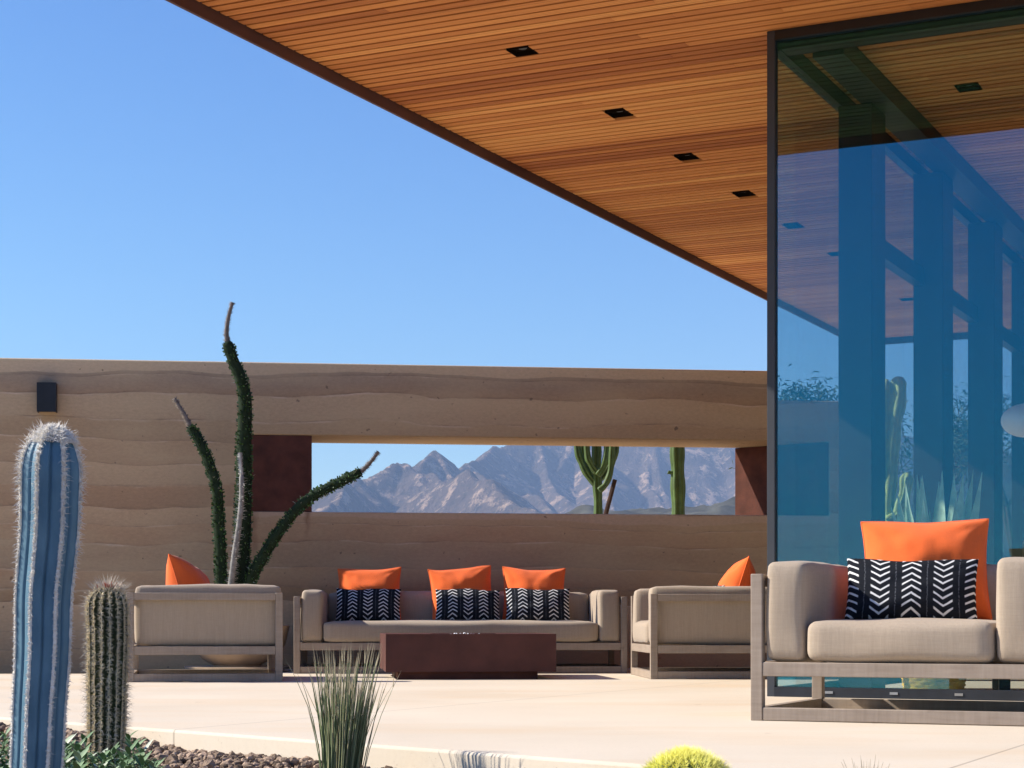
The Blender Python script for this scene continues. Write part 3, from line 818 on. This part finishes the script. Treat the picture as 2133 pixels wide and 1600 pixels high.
# spiny succulent with four wandering stems
oco = empty('spiny_succulent', pc + Vector((0, 0, 0.33)))
tag(oco, 'tall spiny succulent with four wandering dark green stems before the wall', 'succulent')
M['sstem'] = simple('succulent_stem', (0.020, 0.034, 0.017), 0.85, 0.1, 0.35, 20)
M['sstem_grey'] = simple('succulent_bark', (0.26, 0.25, 0.235), 0.8, 0.2, 0.3, 25)
M['stip'] = simple('bare_tip', (0.20, 0.17, 0.15), 0.85, 0.1, 0.3, 40)
g = G('succulent_leaf', 0.5, 0.35)
g.color(g.ramp(g.island(), [(0, (0.018, 0.055, 0.014)), (0.6, (0.045, 0.115, 0.028)), (1, (0.10, 0.19, 0.05))])); M['sleaf'] = g.m
M['wspine'] = simple('white_spine', (0.62, 0.60, 0.55), 0.7, 0.2, 0.1)
def smooth_path(pts, n):
    P = [Vector(p) for p in pts]; out = []
    for i in range(len(P) - 1):
        a, b, c, d = P[max(i - 1, 0)], P[i], P[i + 1], P[min(i + 2, len(P) - 1)]
        for k in range(n):
            t = k / n
            out.append(0.5 * ((2 * b) + (c - a) * t + (2 * a - 5 * b + 4 * c - d) * t * t + (3 * b - a - 3 * c + d) * t ** 3))
    out.append(P[-1]); return out
base = pc + Vector((0, 0, 0.33))
def stem(pix, ntip, r0, r1, rt, seed, mat='sstem', leafy=True, yo=0.0):
    rs = random.Random(seed)
    Y0 = pc.y + yo
    full = [at(px, py, Y0 + dy) - base for px, py, dy in pix]
    main = smooth_path(full[:len(full) - ntip], 7)
    tip = smooth_path(full[len(full) - ntip - 1:], 7)
    nm = len(main)
    rad = [(r0 + (r1 - r0) * i / (nm - 1)) * (1 + 0.10 * mn.noise(Vector((i * 0.35, seed, 0)))) for i in range(nm)]
    rad[-1] *= 0.72
    o = MB().sweep(main, rad, 12).build('stem', mat, oco, smooth=True)
    lf = MB(); sp = MB()
    L = 0
    for i in range(nm - 1):
        a, b = main[i], main[i + 1]; t = (b - a); ln = t.length; t.normalize()
        e1 = t.orthogonal().normalized(); e2 = t.cross(e1)
        cnt = int(ln / 0.0085)
        for k in range(cnt):
            f = (k + rs.random()) / cnt; p = a.lerp(b, f); r = rad[i] + (rad[i + 1] - rad[i]) * f
            for q in range(4):
                th = rs.uniform(0, 6.283); n = e1 * math.cos(th) + e2 * math.sin(th)
                if leafy:
                    lf.leaf(p + n * (r * 0.96), n * 1.0 + t * rs.uniform(0.0, 0.8) + e2 * rs.uniform(-.3, .3), rs.uniform(0.014, 0.026), rs.uniform(0.015, 0.024), n.cross(t) * rs.uniform(-1, 1) + n * 0.6 + t * rs.uniform(-.6, .6), 0.25, 0, 2)
                if rs.random() < (0.16 if leafy else 0.6):
                    sp.spine(p + n * (r * 0.95), n + t * rs.uniform(-.3, .5), rs.uniform(0.022, 0.042), 0.0020)
    if leafy: lo = lf.build('leaves', 'sleaf', o); lo['kind'] = 'stuff'
    s2 = sp.build('spines', 'wspine', o); s2['kind'] = 'stuff'
    nt = len(tip)
    rt_ = [rt + (rt * 0.7 - rt) * i / (nt - 1) for i in range(nt)]
    tm = MB(); tm.sweep(tip, rt_, 10)
    for i in range(nt - 1):
        a, b = tip[i], tip[i + 1]; t = (b - a).normalized(); e1 = t.orthogonal().normalized(); e2 = t.cross(e1)
        for q in range(16):
            th = rs.uniform(0, 6.283); n = e1 * math.cos(th) + e2 * math.sin(th); p = a.lerp(b, rs.random())
            tm.spine(p + n * rt_[i] * 0.9, n + t * 0.5, rs.uniform(0.014, 0.026), 0.0022)
    tm.build('bare_tip', 'stip' if leafy else 'wspine', o, smooth=True)
stem([(500, 1222, 0.03), (505, 1100, .05), (508, 1000, .06), (508, 930, .06), (510, 880, .05), (510, 830, .05), (502, 790, .03), (486, 752, .02), (473, 712, 0), (472, 690, 0), (476, 660, 0), (484, 630, 0)], 3, 0.076, 0.043, 0.019, 1)
stem([(461, 1222, -0.05), (459, 1150, -.06), (455, 1080, -.06), (452, 1020, -.06), (440, 978, -.06), (421, 930, -.06), (396, 888, -.06), (383, 862, -.06), (363, 830, -.06)], 2, 0.050, 0.040, 0.019, 2)
stem([(481, 1222, -0.12), (488, 1160, -.15), (497, 1100, -.16), (503, 1040, -.16), (503, 990, -.15), (501, 965, -.14), (499, 944, -.13)], 2, 0.027, 0.020, 0.013, 3, 'sstem_grey', False)
stem([(516, 1222, -0.05), (530, 1190, -.08), (563, 1135, -.10), (603, 1078, -.12), (645, 1038, -.14), (700, 1008, -.16), (752, 983, -.18), (770, 965, -.18), (788, 941, -.18)], 2, 0.052, 0.037, 0.018, 4)

# ------------------------------------------------------------------ cacti beyond the wall
M['euph'] = simple('euphorbia_green', (0.075, 0.125, 0.035), 0.55, 0.3, 0.3, 9)
M['sunlit_euph'] = simple('sunlit_euphorbia', (0.46, 0.56, 0.19), 0.55, 0.3, 0.25, 9)  # euphorbia green lightened well past the real plant, sunlight put into the colour
def column_arm(mb, pts, r, ribs=5, n=40, phase=0.5):
    path = smooth_path(pts, 6); m = len(path)
    rad = [r * (0.92 + 0.08 * math.sin(i * 0.9)) for i in range(m)]
    rad[-1] *= 0.35; rad[-2] *= 0.75; rad[0] *= 0.9
    mb.sweep(path, rad, n, ribs, 0.45, True, phase)
def euphorbia(name, label, root, arms, group=None, mat='euph'):
    e = empty(name, root); tag(e, label, 'cactus', group)
    for i, (pts, r) in enumerate(arms):
        m = MB(); column_arm(m, [Vector(p) - Vector(root) for p in pts], r * (1.35 if mat == 'sunlit_euph' else 1), 4 if mat == 'sunlit_euph' else 5, 40, 0.5)
        m.build('trunk' if i == 0 else 'arm', mat, e, smooth=True)
Y = 19.0
def A(px, py, dy=0): return at(px, py, Y + dy)
rt = at(1246, 1295, Y); rt.z = -0.1
euphorbia('candelabra_cactus', 'green candelabra cactus with raised arms behind the wall slot', rt, [
    ([rt, A(1246, 1150), A(1246, 1050), A(1243, 985), A(1243, 930), A(1243, 850)], 0.054),
    ([A(1243, 1010), A(1226, 992), A(1212, 965), A(1203, 935), A(1200, 870)], 0.042),
    ([A(1245, 1000, .1), A(1262, 985, .1), A(1276, 960, .1), A(1283, 925, .1), A(1286, 850, .1)], 0.042),
    ([A(1243, 985, -.1), A(1230, 965, -.12), A(1223, 940, -.12), A(1222, 860, -.12)], 0.038),
    ([A(1245, 990, -.12), A(1258, 970, -.15), A(1264, 940, -.15), A(1266, 860, -.15)], 0.040),
    ([A(1248, 1022, -.2), A(1262, 1008, -.2), A(1272, 980, -.2), A(1275, 935, -.2), A(1276, 870, -.2)], 0.036),
    ([A(1243, 1000, .2), A(1232, 985, .2), A(1218, 955, .2), A(1213, 925, .2), A(1212, 870, .2)], 0.036)])
Y = 18.5
rt = at(1412, 1295, Y); rt.z = -0.1
euphorbia('columnar_cactus', 'single green columnar cactus behind the right of the wall slot', rt, [
    ([rt, A(1412, 1150), A(1413, 1060), A(1412, 990), A(1411, 930), A(1411, 860)], 0.080),
    ([A(1402, 985), A(1394, 984), A(1391, 983)], 0.022)])
Y = 19.2
rt = at(1850, 1295, Y); rt.z = -0.02
euphorbia('candelabra_cactus', 'sunlit green candelabra cactus seen through the blue glass', rt, [
    ([rt, A(1848, 1150), A(1846, 1060), A(1852, 980), A(1858, 900), A(1868, 840), A(1872, 785)], 0.075),
    ([A(1846, 1040), A(1832, 1000), A(1826, 940), A(1826, 870), A(1828, 845)], 0.06),
    ([A(1852, 950), A(1842, 900), A(1840, 850), A(1845, 790)], 0.055),
    ([A(1850, 1090, -.1), A(1872, 1070, -.1), A(1884, 1030, -.1), A(1890, 985, -.1)], 0.055),
    ([A(1846, 1120, -.2), A(1826, 1090, -.2), A(1818, 1040, -.2), A(1819, 960, -.2), A(1817, 890, -.2)], 0.07)], None, 'sunlit_euph')
Y = 18.9
st = MB(); a = at(1262, 1070, Y); b = at(1281, 999, Y); dirv = (a - b); q = b + dirv * ((b.z + 0.1) / (b.z - a.z))
st.sweep([q, a, b], [0.026, 0.024, 0.022], 8)
o = st.build('stake', simple('rusty_stake', (0.055, 0.030, 0.022), 0.8, 0.2)); tag(o, 'thin brown stake leaning beside the candelabra cactus', 'stake')

# trees beyond the right end of the wall
M['tleaf'] = None
g = G('desert_leaf', 0.6, 0.2); g.color(g.ramp(g.island(), [(0, (0.035, 0.055, 0.025)), (1, (0.11, 0.13, 0.06))])); M['tleaf'] = g.m
M['bark'] = simple('bark', (0.13, 0.10, 0.075), 0.9, 0.1, 0.3, 12, bump=0.3)
def tree(name, label, x, y, h, spread, seed, group=None, nleaf=2600, stemf=0.38, lev0=4, lscale=1.0):
    rs = random.Random(seed); e = empty(name, (x, y, -0.1)); tag(e, label, 'tree', group)
    tk = MB(); lf = MB(); tips = []
    def grow(p, d, L, r, lev):
        pts = [p]; q = p
        for k in range(4):
            d = (d + Vector((rs.uniform(-.25, .25), rs.uniform(-.25, .25), rs.uniform(-.05, .15)))).normalized()
            q = q + d * (L / 4); pts.append(q)
        tk.sweep(pts, [r * (1 - 0.4 * i / 4) for i in range(5)], 7)
        if lev == 0: tips.extend(pts[1:]); return
        for k in range(rs.choice((2, 3, 3))):
            a = rs.uniform(0, 6.28)
            nd = (d * 0.9 + Vector((math.cos(a), math.sin(a), rs.uniform(-.15, .5))) * spread).normalized()
            grow(pts[4] if lev == lev0 else pts[rs.choice((3, 4))], nd, (L * rs.uniform(0.62, 0.8)) * (lscale if lev == lev0 else 1), r * 0.55, lev - 1)
    grow(Vector((0, 0, 0)), Vector((0.05, 0, 1)), h * stemf, 0.09, lev0)
    for i in range(nleaf):
        p = rs.choice(tips) + Vector((rs.gauss(0, .14), rs.gauss(0, .14), rs.gauss(0, .12)))
        lf.leaf(p, (rs.uniform(-1, 1), rs.uniform(-1, 1), rs.uniform(-.8, .6)), rs.uniform(0.05, 0.12), rs.uniform(0.02, 0.035), (rs.uniform(-1, 1), rs.uniform(-1, 1), 1), 0.1, 0, 2)
    tk.build('trunk', 'bark', e, smooth=True); lf.build('crown', 'tleaf', e)
for (px, Y, h, s, lab) in ((1790, 29.0, 3.9, 3, 'sparse desert tree over the low wall end seen through glass'), (1900, 29.5, 4.2, 5, 'sparse desert tree seen behind the blue glass columns'), (2050, 28.0, 4.2, 9, 'sparse desert tree right of the cactus seen through glass')):
    p = at(px, 1295, Y); tree('desert_tree', lab, p.x, p.y, h, 0.75, s, 'desert trees beyond the wall')

p = at(1683, 1295, 24.0); tree('desert_tree', 'small airy desert tree showing just above the low wall end through glass', p.x, p.y, 3.9, 0.7, 13, 'desert trees beyond the wall', 1500, 0.73, 3, 0.17)

# ------------------------------------------------------------------ foreground planting
def gz(x, y):
    return -0.085 + 0.05 * max(0, min(1, (-1.35 - x) / 0.6)) + 0.02 * mn.noise(Vector((x * 1.7, y * 1.7, 0)))
# mounded bed of soil under the gravel
nb = 70; vs = []; fs = []
for j in range(nb + 1):
    for i in range(nb + 1):
        x = -7 + 10.0 * i / nb; ye = edge_y(x) + 0.03; y = 2.0 + (ye - 2.0) * (j / nb)
        vs.append((x, y, gz(x, y) - 0.012))
fs = [(j * (nb + 1) + i, j * (nb + 1) + i + 1, (j + 1) * (nb + 1) + i + 1, (j + 1) * (nb + 1) + i) for j in range(nb) for i in range(nb)]
struct(MB().add(vs, fs).build('planting_bed', 'ground', smooth=True))
def gravel():
    rs = random.Random(11); mb = MB()
    ico = bmesh.new(); bmesh.ops.create_icosphere(ico, subdivisions=1, radius=1.0)
    iv = [v.co.copy() for v in ico.verts]; ico.verts.index_update(); fi = [[v.index for v in f.verts] for f in ico.faces]; ico.free()
    n = 0
    while n < 5200:
        x = rs.uniform(-3.0, 0.9); ye = edge_y(x) - 0.01
        y = ye - abs(rs.gauss(0, 0.55)) if rs.random() < 0.85 else rs.uniform(3.5, ye)
        if y < 3.2: continue
        s = rs.uniform(0.006, 0.019) * (1.35 if rs.random() < 0.15 else 1)
        sc3 = Vector((rs.uniform(.7, 1.3), rs.uniform(.7, 1.3), rs.uniform(.5, .95)))
        rot = Matrix.Rotation(rs.uniform(0, 6.28), 3, 'Z') @ Matrix.Rotation(rs.uniform(-.6, .6), 3, 'X')
        c = Vector((x, y, gz(x, y) + rs.uniform(-0.004, 0.012)))
        off = Vector((rs.random() * 50, 0, 0))
        mb.add([rot @ Vector([(p[i] * s * sc3[i]) for i in range(3)]) * (1 + 0.35 * mn.noise(p * 1.3 + off)) + c for p in iv], fi); n += 1
    o = mb.build('gravel', 'stone'); struct(o, 'stuff'); o['label'] = 'brown lava gravel along the patio edge'; o['category'] = 'gravel'
gravel()

def ribbed_cactus(root, top, r, ribs, e, mat, amp, rtop=1.0, rbase=1.0, seg=60, crease=0.13, domek=1.15):
    """ribbed column from root to top; returns sampling function (t, rib) -> point, normal, axis"""
    root = Vector(root); top = Vector(top); ax = (top - root).normalized(); H = (top - root).length
    e1 = Vector((1, 0, 0)); e1 = (e1 - ax * e1.dot(ax)).normalized(); e2 = ax.cross(e1)
    dome = r * domek
    def R0(s):
        base = r * (rbase + (rtop - rbase) * (s / H))
        if s > H - dome:
            q = (s - (H - dome)) / dome; return base * math.sqrt(max(0.0, 1 - q ** 2.2))
        return base
    def P(s, th, wob=True):
        u_ = (th * ribs / (2 * math.pi)) % 1.0; u_ = abs(u_ - 0.5) * 2          # 1 on the crest, 0 in the furrow
        aa = math.pi / ribs; ro_, ri_ = 1.0, 1.0 - amp
        # straight facet from crest to furrow, softened at both ends
        th_l = (1 - u_) * aa
        rr = ro_ * ri_ * math.sin(aa) / (ri_ * math.sin(aa - th_l) + ro_ * math.sin(th_l))
        if ribs < 10: rr -= crease * math.exp(-(u_ / 0.10) ** 1.5)
        rr = R0(s) * rr
        w = 0.004 * mn.noise(Vector((s * 6, 1, 2))) if wob else 0
        return root - root + ax * s + e1 * (rr * math.cos(th) + w) + e2 * (rr * math.sin(th))
    n = ribs * 20; vs = []
    ss = [H * (i / seg) ** 0.9 for i in range(seg)]; ss = sorted(set([H * i / seg for i in range(seg)] + [H - dome * (1 - k / 14) for k in range(14)] + [H * 0.9995]))
    for s in ss:
        for k in range(n): vs.append(P(s, 2 * math.pi * k / n))
    m = len(ss)
    fs = [(i * n + k, i * n + (k + 1) % n, (i + 1) * n + (k + 1) % n, (i + 1) * n + k) for i in range(m - 1) for k in range(n)]
    fs.append(tuple((m - 1) * n + k for k in range(n)))
    MB().add(vs, fs).build('stem', mat, e, smooth=True)
    def S(s, rib, jit=0):
        th = 2 * math.pi * rib / ribs + jit
        p = P(s, th); nrm = (e1 * math.cos(th) + e2 * math.sin(th))
        q = max(0, (s - (H - dome)) / dome); nrm = (nrm * math.sqrt(max(0.02, 1 - q * q)) + ax * q).normalized()
        return p, nrm, ax, H
    return S

# blue column cactus
Yb = 4.2
root = at(77, 1600, Yb); root = Vector((root.x - 0.012, Yb, gz(root.x, Yb) - 0.02)); top = at(112, 893, Yb)
bc = empty('blue_cactus', root); tag(bc, 'tall blue columnar cactus with white woolly ribs at the left front', 'cactus')
g = G('blue_wax', 0.5, 0.3); v = g.tc()
g.color(g.mix(g.maprange(g.noise(g.mapping(v, (1, 1, 0.35)), 22, 4), 0.3, 0.7), (0.060, 0.140, 0.205), (0.130, 0.245, 0.320)))
M['wool'] = simple('white_wool', (0.86, 0.82, 0.75), 0.9, 0.1, 0.12, 20)
M['wspine2'] = simple('straw_spine', (0.58, 0.53, 0.44), 0.7, 0.2, 0.2, 20)
S = ribbed_cactus(root, top, 0.068, 7, bc, g.m, 0.13, 1.0, 0.80, domek=1.7)
sp = MB(); wl = MB(); rs = random.Random(21)
H = (top - root).length
for rib in range(7):
    pth = []; rd_ = []
    for q_ in range(150):
        s = 0.01 + (H - 0.03) * q_ / 149
        p, n, ax, _ = S(s, rib); pth.append(p - n * 0.0008 + ax.cross(n) * 0.0012 * mn.noise(Vector((s * 60, rib, 0)))); rd_.append(0.0034 * (0.8 + 0.5 * abs(mn.noise(Vector((s * 85, rib * 7, 2))))))
    wl.sweep(pth, rd_, 7)
    s = 0.03
    while s < H - 0.004:
        p, n, ax, _ = S(s, rib)
        side = ax.cross(n)
        topf = max(0, (s / H - 0.55) / 0.45)
        for k in range(9):
            d = n * rs.uniform(0.5, 1.2) + side * rs.uniform(-.9, .9) + ax * rs.uniform(-.6, .7)
            sp.spine(p - n * 0.002, d, rs.uniform(0.007, 0.014) * (0.65 + 0.5 * topf), 0.0007)
        for k in range(int(34 + 22 * topf)):        # felted areole
            d = n * rs.uniform(0.2, 1) + side * rs.uniform(-1, 1) + ax * rs.uniform(-1, 1)
            wl.spine(p - n * 0.0015 + ax * rs.uniform(-.005, .005), d, rs.uniform(0.004, 0.0105), 0.0020)
        for k in range(int(2 + 17 * topf ** 1.5)):      # long hair towards the crown
            d = n + side * rs.uniform(-.9, .9) + ax * rs.uniform(-.9, .6)
            L = rs.uniform(0.008, 0.018 + 0.016 * topf)
            wl.spine(p - n * 0.002 + ax * rs.uniform(-.006, .006), d, L, 0.0007, (rs.uniform(-.7, .7), rs.uniform(-.7, .7), rs.uniform(-1, .2)))
        s += 0.0115
for k in range(2600):                                    # woolly cap
    th = rs.uniform(0, 6.28); q = rs.random() ** 0.6; c = (top - root) - Vector((0, 0, 0.001 + 0.034 * q ** 2.2))
    p = c + Vector((math.cos(th), math.sin(th), 0)) * (0.045 * q)
    n = Vector((math.cos(th) * q, math.sin(th) * q, 1 - 0.4 * q))
    wl.spine(p, n + Vector((rs.uniform(-.8, .8), rs.uniform(-.8, .8), rs.uniform(-.6, .2))), rs.uniform(0.008, 0.020), 0.0011, (rs.uniform(-.6, .6), rs.uniform(-.6, .6), -0.5))
sp.build('spines', 'wspine2', bc)['kind'] = 'stuff'
wl.build('wool', 'wool', bc)['kind'] = 'stuff'

# hairy old-man cactus
Yo = 5.8
ro = at(220, 1540, Yo); root = Vector((ro.x, Yo, gz(ro.x, Yo) - 0.02)); top = at(226, 1222, Yo)
oc = empty('hairy_cactus', root); tag(oc, 'short hairy cactus with a white tuft and red crown at the left front', 'cactus')
S = ribbed_cactus(root, top, 0.060, 15, oc, simple('dark_green_cactus', (0.040, 0.048, 0.018), 0.7, 0.2, 0.3, 15), 0.20, 1.08, 0.88)
H = (top - root).length; hr = MB(); rs = random.Random(31); gold = MB()
for rib in range(15):
    pth = []; rd_ = []
    for q_ in range(110):
        s = 0.02 + (H - 0.03) * q_ / 109
        p, n, ax, _ = S(s, rib); pth.append(p - n * 0.0006 + ax.cross(n) * 0.0022 * mn.noise(Vector((s * 45, rib * 3, 0)))); rd_.append(0.0019 * (0.5 + 1.3 * abs(mn.noise(Vector((s * 70, rib * 7, 2))))))
    gold.sweep(pth, rd_, 6)
    s = 0.05
    while s < H - 0.002:
        p, n, ax, _ = S(s, rib); side = ax.cross(n)
        for k in range(17):
            d = n * rs.uniform(0.25, .6) + side * rs.uniform(-1, 1) + ax * rs.uniform(-1, .8)
            (gold if rs.random() < 0.88 else hr).spine(p - n * .001, d, rs.uniform(0.009, 0.018), 0.0011)
        for k in range(3):
            d = n * 0.7 + side * rs.uniform(-.6, .6) + ax * rs.uniform(-.5, .5)
            hr.spine(p - n * .001, d, rs.uniform(0.018, 0.040), 0.0006, (rs.uniform(-.5, .5), rs.uniform(-.5, .5), rs.uniform(-1.2, .2)))
        s += 0.0135
T = top - root
for k in range(260):
    a = rs.uniform(0, 6.28); q = rs.random() ** .7
    hr.spine(T + Vector((math.cos(a) * .042 * q, math.sin(a) * .042 * q, -.016 * q)), (math.cos(a) * (.2 + q), math.sin(a) * (.2 + q), rs.uniform(.5, 1.3)), rs.uniform(0.022, 0.055), 0.0009)
hr.build('hair', simple('cactus_hair', (0.56, 0.50, 0.42), 0.8, 0.15, 0.15, 20), oc)['kind'] = 'stuff'
gold.build('spines', simple('gold_spine', (0.80, 0.67, 0.44), 0.7, 0.2, 0.25, 20), oc)['kind'] = 'stuff'
rd = MB()
for k in range(46):
    a = rs.uniform(0, 6.28); q = rs.random()
    rd.leaf(T + Vector((math.cos(a) * .034 * q, math.sin(a) * .034 * q, -.006)), (math.cos(a) * q, math.sin(a) * q, 1.0), rs.uniform(.012, .024), .008, (math.cos(a), math.sin(a), .3), .2, 0, 2)
rd.build('crown_buds', simple('red_buds', (0.50, 0.10, 0.06), 0.7, 0.2), oc)

# golden barrel
Yg = 4.4
bx = at(1430, 1600, Yg).x
bb = empty('barrel_cactus', (bx, Yg, gz(bx, Yg))); tag(bb, 'golden barrel cactus with bright yellow spines at the bottom edge', 'cactus')
zc = 0.0 - gz(bx, Yg); ribs = 22; rr0, rh = 0.114, 0.098
vs = []; n = ribs * 8; mlat = 26
def bar(phi, th):
    c = abs(math.cos(ribs * th / 2)); k = 1 - 0.14 * (1 - c ** 0.7) * math.sin(phi)
    return Vector((rr0 * math.sin(phi) * math.cos(th) * k, rr0 * math.sin(phi) * math.sin(th) * k, zc + rh * math.cos(phi) * (1 if math.cos(phi) > 0 else 0.85)))
for i in range(mlat + 1):
    phi = 0.03 + (math.pi - 0.35) * i / mlat
    for k in range(n): vs.append(bar(phi, 2 * math.pi * k / n))
fs = [(i * n + k, i * n + (k + 1) % n, (i + 1) * n + (k + 1) % n, (i + 1) * n + k) for i in range(mlat) for k in range(n)]
fs.append(tuple(range(n)))
MB().add(vs, fs).build('body', simple('barrel_green', (0.085, 0.13, 0.04), 0.6, 0.3, 0.2, 20), bb, smooth=True)
sp = MB(); rs = random.Random(41)
for rib in range(ribs):
    phi = 0.05
    while phi < 2.3:
        th = 2 * math.pi * rib / ribs; p = bar(phi, th); nn = (p - Vector((0, 0, zc))).normalized(); side = Vector((0, 0, 1)).cross(nn)
        side = side.normalized() if side.length > .01 else Vector((1, 0, 0)); up = nn.cross(side)
        for k in range(13):
            d = nn * rs.uniform(.7, 1.4) + side * rs.uniform(-1, 1) + up * rs.uniform(-1, 1)
            sp.spine(p, d, rs.uniform(.016, .034), .0011)
        phi += 0.095
for k in range(500):
    a = rs.uniform(0, 6.28); q = rs.random()
    sp.spine(bar(0.35 * q + 0.02, a), (math.cos(a) * q * .8, math.sin(a) * q * .8, 1), rs.uniform(.012, .026), .0009)
sp.build('spines', simple('yellow_spine', (0.92, 0.84, 0.22), 0.6, 0.25, 0.15, 20), bb)['kind'] = 'stuff'

# rush grass clump
Yr = 5.95; rx = at(712, 1600, Yr).x
rg = empty('rush_clump', (rx, Yr, gz(rx, Yr))); tag(rg, 'clump of upright grey green rush grass at the patio edge', 'grass')
mb = MB(); rs = random.Random(51); tips = MB()
for i in range(330):
    a = rs.uniform(0, 6.28); q = math.sqrt(rs.random()); r = 0.066 * q
    p = Vector((r * math.cos(a), r * math.sin(a), -0.01))
    h = rs.choice((rs.uniform(0.22, 0.36), rs.uniform(0.30, 0.46)))
    sp_ = rs.uniform(0.0, 0.12) * (0.25 + q)
    ln = Vector((math.cos(a) * sp_ + 0.07, math.sin(a) * sp_, 1)).normalized()
    bend = Vector((math.cos(a) * rs.uniform(0, .12) * q, math.sin(a) * rs.uniform(0, .12) * q, 0))
    bend *= 0.7
    if rs.random() < 0.04: bend *= 3.5
    pts = [p + ln * (h * t) + bend * (t * t * h * 2) for t in (0, .3, .6, .85, 1)]
    w = rs.uniform(0.0010, 0.0018)
    mb.sweep(pts[:4], [w, w, w * .85, w * .6], 4, cap=False)
    tips.sweep(pts[3:], [w * .62, w * .15], 4, cap=False)
    if rs.random() < 0.25:
        tips.spine(pts[3], ln + Vector((rs.uniform(-.2, .2), 0, 0)), 0.045, 0.0022)
g = G('rush_green', 0.6, 0.25); g.color(g.ramp(g.island(), [(0, (0.075, 0.105, 0.045)), (0.45, (0.17, 0.215, 0.105)), (0.75, (0.30, 0.33, 0.18)), (1, (0.46, 0.40, 0.24))]))
mb.build('blades', g.m, rg, smooth=True)['kind'] = 'stuff'
tips.build('seed_tips', simple('straw_tip', (0.36, 0.31, 0.21), 0.8, 0.1, 0.2, 30), rg)['kind'] = 'stuff'

# pale tuft at the bottom right
Yt = 4.5; tx = at(1805, 1600, Yt).x
tf = MB(); rs = random.Random(61)
for i in range(34):
    a = rs.uniform(0, 6.28); q = rs.random(); p = Vector((.02 * q * math.cos(a), .02 * q * math.sin(a), 0))
    tf.sweep([p, p + Vector((math.cos(a) * .012 * q, math.sin(a) * .012 * q, .09)), p + Vector((math.cos(a) * .045 * q, math.sin(a) * .045 * q, rs.uniform(.13, .178)))], [.0016, .0013, .0003], 4, cap=False)
o = tf.build('dry_tuft', simple('dry_straw', (0.55, 0.47, 0.33), 0.8, 0.1, 0.2, 30), smooth=True); o.location = (tx, Yt, gz(tx, Yt)); tag(o, 'small pale dry grass tuft at the bottom right edge', 'grass')

# grey green ground cover
def ground_cover():
    rs = random.Random(71); mb = MB()
    for c in range(210):
        x = rs.uniform(-1.75, -0.98); y = rs.uniform(4.75, 5.6)
        if x > -1.08 and rs.random() < .5: continue
        h = rs.uniform(0.05, 0.155) * (1.0 if x < -1.05 else 0.75)
        b = Vector((x, y, gz(x, y)))
        tip = b + Vector((rs.uniform(-.04, .04), rs.uniform(-.04, .04), h))
        mb.sweep([b, tip], [.0025, .0018], 5, cap=False)
        for k in range(17):
            f = 0.25 + 0.75 * k / 16; a = k * 2.4 + rs.uniform(-.4, .4); p = b.lerp(tip, f)
            up = 0.15 + 0.9 * f ** 2
            mb.leaf(p, (math.cos(a), math.sin(a), up), rs.uniform(.030, .055), rs.uniform(.013, .020), (0, 0, 1), .3, rs.uniform(0, .35), 3)
    g = G('sage_leaf', 0.65, 0.25)
    col = g.ramp(g.island(), [(0, (0.070, 0.130, 0.055)), (0.55, (0.150, 0.240, 0.115)), (0.85, (0.26, 0.35, 0.20)), (1, (0.55, 0.57, 0.46))])
    g.color(col)
    o = mb.build('ground_cover', g.m, smooth=True); struct(o, 'stuff'); o['label'] = 'low grey green leafy ground cover around the blue cactus'; o['category'] = 'ground cover'
ground_cover()

# ------------------------------------------------------------------ air
hz = MB().box(-6900, 6900, -6900, 6900, -60, 720).build('haze', 'ground')
hm = bpy.data.materials.new('haze'); hm.use_nodes = True; t = hm.node_tree; t.nodes.clear()
o_ = t.nodes.new('ShaderNodeOutputMaterial'); pv = t.nodes.new('ShaderNodeVolumePrincipled')
pv.inputs['Color'].default_value = (0.44, 0.62, 0.95, 1); pv.inputs['Density'].default_value = 0.000135
t.links.new(pv.outputs[0], o_.inputs['Volume'])
hz.data.materials[0] = hm; struct(hz, 'stuff')
